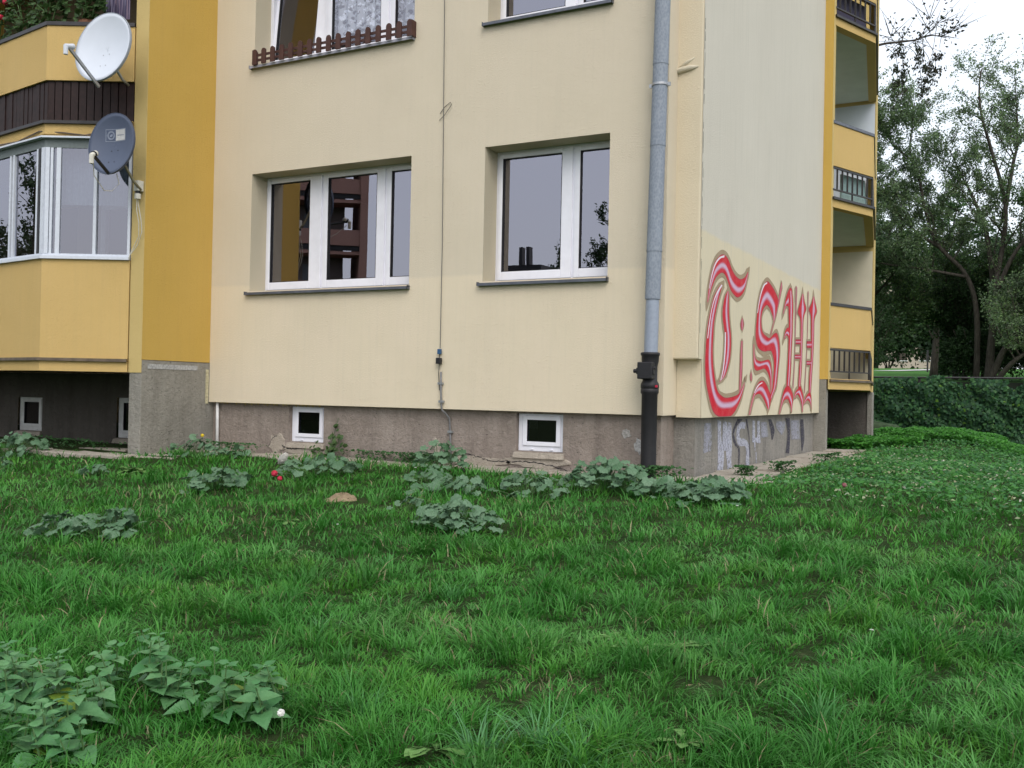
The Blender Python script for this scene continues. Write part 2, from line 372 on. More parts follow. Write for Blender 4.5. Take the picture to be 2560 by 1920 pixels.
for a, b, c, d in openings:
    e = .0015; m = MB()
    m.quad((a, e, c), (a, .34, c), (a, .34, d), (a, e, d)); m.quad((b, e, c), (b, .34, c), (b, .34, d), (b, e, d))
    m.quad((a, e, d), (a, .34, d), (b, .34, d), (b, e, d)); m.quad((a, e, c), (a, .34, c), (b, .34, c), (b, e, c))
    m.build('window_reveal', SOFF, B)
# corner set back behind the pipe: thin lower piece and the thicker slab above it
MB().box(XC + .002, -.004, .381, .45, -.019, .56).build('corner_wall_base', CREAM2, B)
MB().box(-.285, -.004, .262, .44, .552, 14).build('corner_wall_block', CREAM2, B, bevel=.016)
m = MB(); m.quad((0, .275, .556), (0, 6.2, .556), (0, 6.2, 14), (0, .275, 14)); m.quad((0, .38, -.02), (0, 6.2, -.02), (0, 6.2, .556), (0, .38, .556))
m.quad((0, .38, -.02), (0, 6.2, -.02), (-.3, 6.2, -.02), (-.3, .38, -.02))
m.build('gable_wall', GABLE, B)
m = MB(); rg = random.Random(19); z = .6       # ragged open joint down the corner
while z < 7:
    h = rg.uniform(.02, .16)
    if rg.random() < .72: w0, w1 = rg.uniform(.002, .009), rg.uniform(.002, .009); y0 = .300 + rg.uniform(-.006, .006); m.quad((.0016, y0 - w0, z), (.0016, y0 + w0, z), (.0016, y0 + w1, z + h), (.0016, y0 - w1, z + h))
    z += h + (rg.random() < .3) * rg.uniform(.01, .06)
m.build('corner_joint', plain('dark_joint', (.22, .20, .15), .9), B)['kind'] = 'stuff'
# plinth
def plinth(x0, x1, y, holes):
    m = MB(); wall_xz(m, y, x0, x1, -1.4, .02, holes, 0)
    for a, b, c, d in holes:
        m.quad((a, y, c), (a, y + .2, c), (a, y + .2, d), (a, y, d)); m.quad((b, y, c), (b, y + .2, c), (b, y + .2, d), (b, y, d))
        m.quad((a, y, c), (a, y + .2, c), (b, y + .2, c), (b, y, c)); m.quad((a, y, d), (a, y + .2, d), (b, y + .2, d), (b, y, d))
    return m
CW = [(-4.95, -4.43, -.445, -.022), (-1.885, -1.345, -.415, -.018)]
m = plinth(XL, -.30, .08, CW); m.quad((-.30, .08, -1.4), (-.30, .46, -1.4), (-.30, .46, .02), (-.30, .08, .02))
m.build('plinth', PLINTH, B)
m = MB(); m.quad((-.30, .46, -1.4), (-.08, .46, -1.4), (-.08, .46, .0), (-.30, .46, .0)); m.quad((-.08, .46, -1.4), (-.08, 6.2, -1.4), (-.08, 6.2, .0), (-.08, .46, .0))
m.build('plinth', PLINTH2, B)
# rear body and roof, out of sight
m = MB(); m.box(-15, -.02, .62, 10.7, 13.8, 14.1); m.quad((-15, 10.7, -1.4), (-1.25, 10.7, -1.4), (-1.25, 10.7, 14), (-15, 10.7, 14)); m.quad((-15, 0, -1.4), (-15, 10.7, -1.4), (-15, 10.7, 14), (-15, 0, 14))
wall_xz(m, 0, -15, -11.06, 0, 14, [], 0); wall_xz(m, .08, -15, -11.06, -1.4, 0, [], 0)
m.build('rear_wall', CREAM2, B)

# ---- windows
def frame_boxes(m, x0, x1, z0, z1, gx0, gx1, gz0, gz1, y0, y1):
    m.box(x0, gx0, y0, y1, z0, z1); m.box(gx1, x1, y0, y1, z0, z1); m.box(gx0, gx1, y0, y1, z0, gz0); m.box(gx0, gx1, y0, y1, gz1, z1)
def window(xl, xr, zb, zt, sashes, label, tilt=None, sillmat=SILLM, curtain=False):
    yo = .265
    m = MB()
    m.box(xl, xl + .045, yo, yo + .07, zb, zt); m.box(xr - .045, xr, yo, yo + .07, zb, zt); m.box(xl + .045, xr - .045, yo, yo + .07, zb, zb + .045); m.box(xl + .045, xr - .045, yo, yo + .07, zt - .045, zt)
    for s in range(len(sashes) - 1):
        c = (sashes[s][1] + sashes[s + 1][0]) / 2; m.box(c - .035, c + .035, yo + .002, yo + .07, zb + .046, zt - .046)
    w = m.build('window', PVC, B, bevel=.004); w['label'] = label
    for k, (a, b, g0, g1) in enumerate(sashes):
        a2, b2 = a + .012 + (0.018 if k == 0 else 0), b - .012 - (0.018 if k == len(sashes) - 1 else 0)
        z0, z1, h0, h1 = zb + .035, zt - .03, zb + .128, zt - .078
        m = MB(); frame_boxes(m, a2, b2, z0, z1, g0, g1, h0, h1, yo - .018, yo + .045); s = m.build('sash', PVC, w, bevel=.006)
        m = MB(); e = .007; frame_boxes(m, g0 - .001, g1 + .001, h0 - .001, h1 + .001, g0 + e, g1 - e, h0 + e, h1 - e, yo - .012, yo + .03); gk = m.build('gasket', GASKET, w)
        p = MB().box(g0 + .004, g1 - .004, yo + .012, yo + .02, h0 + .004, h1 - .004).build('pane', GLASSC if curtain else GLASS, w)
        if tilt == k:
            for o in (s, gk, p):
                T = Matrix.Translation((0, yo + .03, z0)) @ Matrix.Rotation(R(-5.5), 4, 'X') @ Matrix.Translation((0, -yo - .03, -z0)); o.matrix_local = T
    # sill sheet with a drip lip, small caps on the drain slots
    m = MB(); x0, x1 = xl - .045, xr + .012
    m.hexa([(x0, -.05, zb - .026), (x1, -.05, zb - .026), (x1, yo - .002, zb + .002), (x0, yo - .002, zb + .002)], [(x0, -.05, zb - .02), (x1, -.05, zb - .02), (x1, yo - .002, zb + .008), (x0, yo - .002, zb + .008)])
    m.box(x0, x1, -.054, -.050, zb - .05, zb - .02)
    m.box(x0, x0 + .006, -.054, .0, zb - .05, zb - .008); m.box(x1 - .006, x1, -.054, .0, zb - .05, zb - .008)
    m.build('sill', sillmat, w)
    m = MB()
    for t in (.06, .3, .55, .93): x = xl + (xr - xl) * t; m.box(x - .02, x + .02, yo - .012, yo, zb + .012, zb + .024)
    m.build('drain_cap', BLK if sillmat is SILLM else PVC2, w)
    # the room behind
    m = MB(); x0, x1, y0, y1, z0, z1 = xl - .4, xr + .3, yo + .08, 3.4, zb - .85, zt + .18
    m.quad((x0, y1, z0), (x1, y1, z0), (x1, y1, z1), (x0, y1, z1)); m.quad((x0, y0, z0), (x0, y1, z0), (x0, y1, z1), (x0, y0, z1)); m.quad((x1, y0, z0), (x1, y1, z0), (x1, y1, z1), (x1, y0, z1))
    m.quad((x0, y0, z0), (x1, y0, z0), (x1, y1, z0), (x0, y1, z0)); m.quad((x0, y0, z1), (x1, y0, z1), (x1, y1, z1), (x0, y1, z1))
    wall_xz(m, yo + .082, x0, x1, z0, z1, [(xl, xr, zb, zt)], 0)
    m.build('room_interior', ROOM if curtain else ROOMD, w)
    return w
SA = [(AL, -4.662, -5.468, -4.85), (-4.658, -3.735, -4.577, -3.86), (-3.728, AR, -3.657, -3.29)]
SBW = [(BL, -1.362, -2.2, -1.495), (-1.357, BR, -1.287, -.93)]
window(AL, AR, ZB, ZT, SA, 'three-light white window reflecting an ochre wall and balconies')
window(BL, BR, ZB, ZT, SBW, 'two-light white window reflecting the grey sky')
wu = window(AL, AR, ZB + ST, ZT + ST, SA, 'upper three-light window with its left sash tilted open and lace curtain', tilt=0, sillmat=SILLW, curtain=True)
window(BL, BR, ZB + ST, ZT + ST, SBW, 'upper two-light white window')
# lace curtain: a scalloped, gathered sheet with openwork pattern
def lace_mat():
    m = Mat('lace_curtain', (.85, .87, .92), .9, .1); m.m.use_backface_culling = False
    v = m.n('ShaderNodeTexVoronoi'); v.inputs['Scale'].default_value = 16; m.l(m.co((1, .2, 1), 'World'), v.inputs['Vector'])
    f = m.math('MAXIMUM', m.gramp(m.noise(13, 4, .7), .50, .58), m.math('MULTIPLY', m.gramp(v.outputs['Distance'], .35, .5), .5))
    f = m.math('ADD', m.math('MULTIPLY', f, .78), .18)
    tr = m.n('ShaderNodeBsdfTransparent'); mx = m.n('ShaderNodeMixShader'); m.l(f, mx.inputs[0]); m.l(tr.outputs[0], mx.inputs[1]); m.l(m.b.outputs[0], mx.inputs[2]); m.l(mx.outputs[0], m.out.inputs[0])
    return m.m
LACE = lace_mat()
m = MB(); n = 90; x0, x1 = -5.1, -3.3; zt = ZT + ST - .02
for i in range(n):
    def P(k):
        x = x0 + (x1 - x0) * k / n; y = .40 + .022 * math.sin(k * .9)
        drop = .35 + .85 * min(1, max(0, (x + 4.98) / .38)) ** .7 if x < -4.6 else 1.05 + .05 * abs(math.sin((x + 4.4) * 6))
        return x, y, zt - drop
    a, b = P(i), P(i + 1); m.quad((a[0], a[1], a[2]), (b[0], b[1], b[2]), (b[0], b[1], zt), (a[0], a[1], zt))
m.build('lace_curtain', LACE, wu)

# ---- cellar windows
def cellar_window(x0, x1, z0, z1, y, label, glassm=GLASSD, mat=PVC):
    m = MB(); t = .05; frame_boxes(m, x0 + .004, x1 - .004, z0 + .004, z1 - .004, x0 + t, x1 - t, z0 + .070, z1 - .03, y + .05, y + .11)
    w = m.build('cellar_window', mat, B, bevel=.004); w['label'] = label
    a0, a1, b0, b1 = x0 + t + .008, x1 - t + .004, z0 + .060, z1 - .026
    m = MB(); frame_boxes(m, a0, a1, b0, b1, a0 + .05, a1 - .05, b0 + .043, b1 - .043, y + .036, y + .09); m.build('sash', mat, w, bevel=.004)
    m = MB(); frame_boxes(m, a0 + .049, a1 - .049, b0 + .042, b1 - .042, a0 + .054, a1 - .054, b0 + .047, b1 - .047, y + .04, y + .07); m.build('gasket', GASKET, w)
    MB().box(a0 + .05, a1 - .05, y + .058, y + .064, b0 + .043, b1 - .043).build('pane', glassm, w)
    m = MB()
    for f in (.3, .72): x = x0 + (x1 - x0) * f; m.box(x - .018, x + .018, y + .036, y + .05, z0 + .018, z0 + .03)
    m.build('drain_cap', mat, w)
    MB().box(x0 - .1, x1 + .1, y + .7, y + .72, z0 - .1, z1 + .1).build('cellar_interior', ROOMD, w)
    MB().hexa([(x0 - .03, y - .035, z0 - .07), (x1 + .03, y - .035, z0 - .07), (x1, y + .05, z0 - .07), (x0, y + .05, z0 - .07)], [(x0 - .02, y - .02, z0 - .012), (x1 + .02, y - .02, z0 - .012), (x1, y + .05, z0 + .004), (x0, y + .05, z0 + .004)]).build('sill', MORTAR, w, bevel=.006)
    return w
cellar_window(*CW[0], .08, 'small white cellar window with a dark pane, left one in the plinth')
cellar_window(*CW[1], .08, 'small white cellar window near the downpipe, bluish pane', glassm=glass('cellar_glass_blue', (.35, .45, .5), .07, .7, .03))
# patched mortar and cracks round the cellar windows
def blob(cx, cz, rx, rz, y, seed, n=18, t=.012, jag=.25):
    rg = random.Random(seed); pts = []
    for k in range(n): q = 2 * PI * k / n; r = 1 + rg.uniform(-jag, jag); pts.append((cx + rx * r * math.cos(q), cz + rz * r * math.sin(q)))
    return MB().hexa([(x, y, z) for x, z in pts], [(x, y - t, z) for x, z in [((px - cx) * .93 + cx, (pz - cz) * .93 + cz) for px, pz in pts]])
blob(-5.12, -.47, .12, .12, .079, 3).build('mortar_patch', MORTAR, B); blob(-4.70, -.545, .34, .06, .079, 4).build('mortar_patch', MORTAR, B)
blob(-1.62, -.525, .36, .065, .079, 5).build('mortar_patch', MORTAR, B); blob(-2.32, -.545, .36, .055, .079, 6).build('mortar_patch', MORTAR, B)
blob(-.66, -.19, .05, .05, .079, 7, t=.004).build('mortar_patch', plain('pale_filler', (.42, .40, .38), .9, nz=.3, sc=60), B)
blob(-.50, -.31, .075, .075, .079, 8, t=.004).build('mortar_patch', plain('pale_filler_light', (.48, .47, .46), .9, nz=.3, sc=60), B)
blob(-2.86, -.42, .05, .1, .079, 9, t=.006).build('mortar_patch', MORTAR, B)
def crack(pts, y, wdt, parent=B):
    m = MB(); rg = random.Random(len(pts) * 7 + int(pts[0][0] * 100)); P = []
    for (a, b), (c, d) in zip(pts, pts[1:]):
        for k in range(8): t = k / 8; P.append((a + (c - a) * t + rg.uniform(-.006, .006), b + (d - b) * t + rg.uniform(-.009, .009)))
    P.append(pts[-1])
    for i in range(len(P) - 1):
        w0, w1 = wdt * (.4 + rg.random()), wdt * (.4 + rg.random())
        m.quad((P[i][0], y, P[i][1] - w0), (P[i + 1][0], y, P[i + 1][1] - w1), (P[i + 1][0], y, P[i + 1][1] + w1), (P[i][0], y, P[i][1] + w0))
    return m.build('crack', GASKET, parent)
crack([(-2.60, -.46), (-2.38, -.49), (-2.2, -.53), (-1.95, -.53), (-1.7, -.52), (-1.45, -.55), (-1.28, -.59)], .066, .005)
crack([(-5.05, -.49), (-4.95, -.53), (-4.85, -.525), (-4.68, -.51)], .066, .007)
crack([(-5.26, -.53), (-5.20, -.42), (-5.12, -.38)], .066, .004)

# ---- frayed insulation under the wall edge
m = MB(); rg = random.Random(3)
for k in range(34): x = -6.15 + k * .05; m.poly([(x, .05, .0), (x + .05, .05, .0), (x + .03, .055, -rg.uniform(.005, .035))])
m.build('frayed_foam', plain('aged_foam', (.42, .33, .12), .9), B)

# ================================================================== bays
def fin(x0, x1, y0, y1, zc, ztop): return MB().box(x0, x1, y0, y1, zc, ztop)
FB = -.61
# left bay near fin (its right face looks towards the camera), concrete below
f1 = MB().box(-6.39, XL, -1.05, .3, .487, 14).build('fin_wall', OCHRE, B); f1['label'] = 'ochre fin wall beside the left bay'
MB().box(-6.392, XL + .001, -1.056, -1.0505, .336, 14).build('fin_edge', PALEY, B)
MB().box(-6.388, XL - .004, -1.047, .3, -1.4, .4855).build('pier', PIER, B, bevel=.01)
MB().box(XL - .0035, XL + .0005, -.96, -.2, .385, .44).build('pale_smear', plain('white_smear', (.50, .50, .50), .9, nz=.3, sc=40), B)
MB().box(XL - .003, XL + .002, -.06, -.012, -.02, .40).build('cream_smear', plain('cream_smear_paint', (.62, .57, .38), .9, nz=.3, sc=40), B)
MB().box(-11.05, -10.85, -1.05, .3, .336, 14).build('fin_wall', OCHRE, B); MB().box(-11.05, -10.85, -1.047, .3, -1.4, .335).build('pier', PIER, B)
LB = [(-6.392, -1.075), (-7.29, -1.56), (-10.85, -1.02)]
RB = [(.125, 6.27), (.555, 7.35), (.12, 10.55)]
# right bay fins
MB().box(-.3, .125, 6.202, 6.345, .487, 14).build('fin_wall', OCHRE, B); MB().box(.1255, .131, 6.203, 6.35, .336, 14).build('fin_edge', PALEY, B)
MB().box(-.3, .10, 6.206, 6.345, -1.4, .4855).build('pier', PIER, B)
MB().box(-1.3, .12, 10.55, 10.75, .336, 14).build('fin_wall', PALEY, B); MB().box(-1.3, .05, 10.55, 10.75, -1.4, .335).build('pier', DARKC, B); MB().box(.051, .135, 10.53, 10.75, -1.4, .335).build('pier', PIER, B)  # far pier: shaded inner side and lit edge strip are set by colour
# cream and pale blue linings of the right loggias, the ceilings, back walls and dark crawl spaces
def bay(poly, sgn, back, name, levels):
    MB.sgn = sgn
    for k in range(3):
        z = 2.75 * k; bal = empty('balcony', (0, 0, 0)); bal.parent = B; bal['label'] = name % ('ground-floor', 'first-floor', 'second-floor')[k]
        pts = [back[0]] + list(poly) + [back[1]]
        cxm = sum(p[0] for p in pts) / len(pts); cym = sum(p[1] for p in pts) / len(pts); MB().prism([(cxm + (x - cxm) * .985 if sgn < 0 else x - .03, y + .03 if sgn < 0 else cym + (y - cym) * .985) for x, y in pts], z + .36, z + .478).build('floor_slab', LOGC if k else DARKC, bal)
        m = MB().ribbon(poly, -.14, -.002, z + .338, z + .5); m.build('edge_beam', YELLOW if sgn > 0 or True else YELLOW, bal)
        MB().ribbon(poly, -.03, .035, z + .455, z + .49).build('ledge', LIPM if k == 0 else DARKM, bal)
        kind = levels[k]
        if kind == 'solid':
            MB().ribbon(poly, -.11, -.004, z + .492, z + 1.635).build('parapet', YELLOW, bal)
        else:
            MB().ribbon(poly, -.11, -.004, z + .965, z + 1.60).build('parapet', YELLOW, bal)
            MB().ribbon(poly, -.125, .012, z + 1.602, z + 1.645).build('coping', DARKM if k != 1 or sgn < 0 else SILLM, bal)
        if kind == 'boards':
            MB().ribbon(poly, -.10, -.06, z + .49, z + .97).build('board_backing', BLK, bal)
            for s in range(2):
                a, b = Vector(poly[s]), Vector(poly[s + 1]); L = (b - a).length; t = (b - a) / L; nn = Vector((t.y, -t.x)) * sgn; w_ = .092; cnt = int(L / w_)
                for i in range(cnt):
                    c = a + t * (i + .5) * L / cnt; j = random.uniform(-.006, .006); h = L / cnt / 2 - .006
                    q = [c - t * h + nn * (j - .055), c + t * h + nn * (j - .055), c + t * h + nn * (j - .03), c - t * h + nn * (j - .03)]
                    MB().prism([(p.x, p.y) for p in q], z + .50, z + .962).build('board', BOARD, bal)
        if kind == 'rail':
            MB().ribbon(poly, -.03, .0, z + .925, z + .95).build('top_rail', BLACKM, bal); MB().ribbon(poly, -.03, .0, z + .60, z + .62).build('bottom_rail', BLACKM, bal)
            for s in range(2):
                a, b = Vector(poly[s]), Vector(poly[s + 1]); L = (b - a).length; t = (b - a) / L; nn = Vector((t.y, -t.x)) * sgn; cnt = round(L / .15)
                for i in range(cnt + 1):
                    c = a + t * (.015 + i * (L - .03) / cnt) - nn * .015
                    lo = .49 if i in (0, cnt, cnt // 2) else .62
                    MB().box(c.x - .012, c.x + .012, c.y - .012, c.y + .012, z + lo, z + .925).build('baluster', BLACKM, bal)
    MB.sgn = 1
    return
bay(LB, -1, [(-6.392, .3), (-10.85, .3)][0:2], 'yellow %s balcony of the left bay', ['solid', 'boards', 'rail'])
bay(RB, 1, [(-1.2, 6.27), (-1.2, 10.55)], 'yellow %s balcony of the right bay', ['rail', 'rail', 'rail'])
# left bay: back wall, glazing on the ground floor
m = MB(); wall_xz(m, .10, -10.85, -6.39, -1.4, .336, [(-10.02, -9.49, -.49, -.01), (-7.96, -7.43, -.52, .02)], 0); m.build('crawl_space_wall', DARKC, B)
cellar_window(-10.02, -9.49, -.49, -.01, .08, 'white cellar window deep under the left bay', mat=PVC2)
cellar_window(-7.96, -7.43, -.52, .02, .08, 'white cellar window half hidden behind the pier', mat=PVC2)
m = MB(); wall_xz(m, .3, -10.85, -6.39, .48, 14, [(-9.9, -9.1, .5, 2.7), (-8.6, -7.1, 1.3, 2.7)], 0); m.build('loggia_wall', plain('brown_loggia_wall', (.17, .13, .085), .9), B)
m = MB(); m.box(-9.9, -9.1, .36, .42, .5, 2.7); m.box(-8.6, -7.1, .36, .42, 1.3, 2.7); m.build('loggia_window', ROOMD, B)
m = MB(); frame_boxes(m, -8.6, -7.1, 1.3, 2.7, -8.5, -7.2, 1.4, 2.6, .29, .35); m.box(-7.9, -7.8, .29, .35, 1.4, 2.6); m.build('loggia_window_frame', PVC2, B)
# right bay linings
m = MB(); wall = m
wall_y = lambda m, x, y0, y1, z0, z1: m.quad((x, y0, z0), (x, y1, z0), (x, y1, z1), (x, y0, z1))
m = MB(); wall_y(m, -1.2, 6.3, 10.6, .48, 14); m.build('loggia_wall', LOGW, B)
m = MB(); m.quad((-1.2, 10.545, .5), (.10, 10.545, .5), (.10, 10.545, 3.0), (-1.2, 10.545, 3.0)); m.build('loggia_side_wall', LOGW, B)
m = MB(); m.quad((-1.2, 10.545, 3.3), (.10, 10.545, 3.3), (.10, 10.545, 5.8), (-1.2, 10.545, 5.8)); m.build('loggia_side_wall', LOGB, B)
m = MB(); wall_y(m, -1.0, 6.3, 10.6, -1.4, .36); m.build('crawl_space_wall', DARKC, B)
MB().box(-1.14, -1.06, 6.35, 10.5, 5.45, 5.50).build('loggia_pipe', LOGB, B, bevel=.01)
MB.sgn = 1
MB().ribbon(RB, -.2, -.16, 5.5 + .5, 5.5 + .95).build('balcony_screen', plain('dark_violet_screen', (.06, .055, .10), .8), B)
m = MB(); MB.sgn = 1
MB().ribbon([(.30, 6.7), (.555, 7.35), (.35, 8.9)], -.16, -.13, 2.75 + .5, 2.75 + .92).build('balcony_screen', plain('pale_teal_screen', (.28, .40, .40), .8), B)
# wiring and glazing head over the left ground-floor loggia
m = MB(); MB.sgn = -1
g = empty('glazing', (0, 0, 0)); g.parent = B; g['label'] = 'sliding aluminium glazing of the left ground-floor loggia'
MB().ribbon(LB, -.07, .03, 1.637, 1.672).build('glazing_sill', ALU, g); MB().ribbon(LB, -.05, -.0, 1.672, 1.70).build('bottom_track', ALU, g)
MB().ribbon(LB, -.06, .05, 3.035, 3.055).build('glazing_hood', ALU, g); MB().ribbon(LB, -.06, -.01, 2.93, 3.034).build('top_track', plain('shaded_track', (.17, .20, .20), .6), g)
def on(poly, i, s, o): a, b = Vector(poly[i]), Vector(poly[i + 1]); t = (b - a).normalized(); nn = Vector((t.y, -t.x)) * MB.sgn; return a + t * s + nn * o, t, nn
def post(i, s, w, o0=-.045, o1=-.005, z0=1.70, z1=2.93, mat=ALU, name='glazing_bar'):
    c, t, nn = on(LB, i, s, 0); q = [c - t * w / 2 + nn * o0, c + t * w / 2 + nn * o0, c + t * w / 2 + nn * o1, c - t * w / 2 + nn * o1]
    return MB().prism([(p.x, p.y) for p in q], z0, z1).build(name, mat, g)
def sheet(i, s0, s1, o=-.03):
    c, t, nn = on(LB, i, s0, o); d, _, _ = on(LB, i, s1, o); q = [c, d, d - nn * .006, c - nn * .006]
    return MB().prism([(p.x, p.y) for p in q], 1.70, 2.93).build('pane', GLASSB, g)
for s, w_ in ((.02, .03), (.42, .035), (.85, .05), (.93, .03)): post(0, s, w_)
post(0, .975, .045, -.05, .005)
sheet(0, .03, .42, -.035); sheet(0, .42, .93, -.022)
post(1, .02, .06, -.05, .005); post(1, .11, .05, mat=BLK); 
for s in (.16, .72, .80, 1.36, 1.44, 2.0, 2.08, 2.7, 2.78, 3.4): post(1, s, .035)
for a, b in ((.16, .74), (.80, 1.38), (1.44, 2.02), (2.08, 2.72), (2.78, 3.42)): sheet(1, a, b)
# beam and lumps of old wiring between glazing and first-floor ledge
MB().ribbon(LB, -.12, -.02, 3.056, 3.20).build('lintel', YELLOW, g)
c = [on(LB, 0, s, .012)[0] for s in (.05, .3, .55, .8)] + [on(LB, 1, s, .012)[0] for s in (.1, .6, 1.2, 2.0)]
MB().tube([(p.x, p.y, 3.10 + .03 * math.sin(k * 2.1)) for k, p in enumerate(c)], .009, 6).build('old_wire', LIPM, g)
# faded curtains behind the glazing so that the panes read grey
m = MB(); a, t, nn = on(LB, 0, .02, -.2); 
for k in range(60):
    p, _, n1 = on(LB, 0, .02 + k * .0155, -.2 + .012 * math.sin(k * 1.1)); q, _, n1 = on(LB, 0, .02 + (k + 1) * .0155, -.2 + .012 * math.sin((k + 1) * 1.1))
    m.quad((p.x, p.y, 2.3), (q.x, q.y, 2.3), (q.x, q.y, 3.0), (p.x, p.y, 3.0))
m.build('roller_blind', plain('grey_blind', (.32, .34, .36), .9), g)
MB.sgn = 1
# basement step inside the crawl space
# ---- graffiti: flat spray paint a few millimetres proud of the gable render
def catmull(P, n=6):
    P = [Vector(p) for p in P]; Q = [2 * P[0] - P[1]] + P + [2 * P[-1] - P[-2]]; out = []
    for i in range(1, len(Q) - 2):
        for k in range(n):
            t = k / n; a, b, c, d = Q[i - 1:i + 3]
            out.append(.5 * ((2 * b) + (c - a) * t + (2 * a - 5 * b + 4 * c - d) * t * t + (3 * b - 3 * c + d - a) * t ** 3))
    out.append(P[-1]); return out
RED, DRED, PINK, LPINK, HALO, WHT = srgb(200, 34, 52), srgb(150, 58, 80), srgb(196, 122, 146), srgb(206, 176, 200), srgb(160, 142, 116), srgb(232, 220, 230)
def lerp(a, b, t): return tuple(a[i] + (b[i] - a[i]) * t for i in range(4))
def gradcol(t, stops):
    for (p, c), (q, d) in zip(stops, stops[1:]):
        if t <= q: return lerp(c, d, (t - p) / max(1e-6, q - p))
    return stops[-1][1]
ST_A = [(0, DRED), (.06, RED), (.40, RED), (.47, PINK), (.52, LPINK), (.64, LPINK), (.72, PINK), (.80, RED), (.95, RED), (1, DRED)]
ST_B = [(0, DRED), (.35, RED), (.5, LPINK), (.7, RED), (1, DRED)]
def paint(name, strokes, X, off, parent=B, order=0):
    V, F, Cc = [], [], []
    def strip(L, Rr, off, stops, cols=12, ext=0.0, grow=0.0):
        L = catmull(L); Rr = catmull(Rr)
        if grow or ext:
            L2, R2 = [], []
            for i, (a, b) in enumerate(zip(L, Rr)):
                d = (b - a); w_ = d.length; mid = (a + b) / 2
                c0 = (L[max(0, i - 1)] + Rr[max(0, i - 1)]) / 2; c1 = (L[min(len(L) - 1, i + 1)] + Rr[min(len(L) - 1, i + 1)]) / 2
                t = (c1 - c0).normalized() if (c1 - c0).length > 1e-6 else Vector((0, 1)); nrm = Vector((-t.y, t.x)); 
                u = d / w_ if w_ > .02 else nrm * (1 if nrm.dot(d) >= 0 else -1)
                cr = max(.35, abs(u.dot(nrm))); g_ = grow / cr
                L2.append(a - u * g_); R2.append(b + u * g_)
            for end, s_ in ((0, -1), (-1, 1)):
                o = L2[end] + R2[end]; c0 = (L2[0] + R2[0]) / 2 if end == 0 else (L2[-1] + R2[-1]) / 2; c1 = (L2[2] + R2[2]) / 2 if end == 0 else (L2[-3] + R2[-3]) / 2
                t = (c0 - c1).normalized(); tip = c0 + t * ext; w_ = (R2[end] - L2[end]) * .08
                if end == 0: L2.insert(0, tip - w_); R2.insert(0, tip + w_)
                else: L2.append(tip - w_); R2.append(tip + w_)
            L, Rr = L2, R2
        n0 = len(V)
        for a, b in zip(L, Rr):
            for k in range(cols + 1):
                t = k / cols; p = a + (b - a) * t; V.append((X + off, p.x, max(p.y, -.0165) if X == 0 else p.y)); Cc.append(gradcol(t, stops))
        for i in range(len(L) - 1):
            for k in range(cols): q = n0 + i * (cols + 1) + k; F.append((q, q + 1, q + cols + 2, q + cols + 1))
    o = off
    for kind, L, Rr in strokes:
        if kind in 'ab': strip(L, Rr, o, [(0, HALO), (1, HALO)], 2, .10 if kind == 'a' else .03, .047 if kind == 'a' else .028); o += .0002
        if kind == 'c': strip(L, Rr, o, [(0, lerp(HALO, PINK, .4)), (.3, HALO), (.6, DRED), (.7, PINK), (1, HALO)], 8, .03, .01); o += .0002
    for kind, L, Rr in strokes:
        if kind == 'a': strip(L, Rr, o, ST_A, 24)
        elif kind == 'b': strip(L, Rr, o, ST_B, 8)
        elif kind == 'w': strip(L, Rr, o + .002, [(0, WHT), (1, WHT)], 2)
        elif kind == 'p': strip(L, Rr, o, [(0, srgb(150, 150, 158)), (.5, srgb(165, 166, 180)), (1, srgb(150, 150, 155))], 4)
        elif kind == 'q': strip(L, Rr, o + .001, [(0, srgb(182, 183, 198)), (1, srgb(186, 188, 202))], 2)
        elif kind == 'd': strip(L, Rr, o + .0005, [(0, srgb(70, 70, 82)), (1, srgb(74, 72, 86))], 2)
        o += .0002
    me = bpy.data.meshes.new(name); me.from_pydata(V, [], F); ca = me.color_attributes.new('col', 'FLOAT_COLOR', 'POINT'); ca.data.foreach_set('color', np.array(Cc, np.float32).ravel())
    me.materials.append(PAINTM if name == 'graffiti' else PAINTW); ob = bpy.data.objects.new(name, me); COL.objects.link(ob); ob.parent = parent; return ob
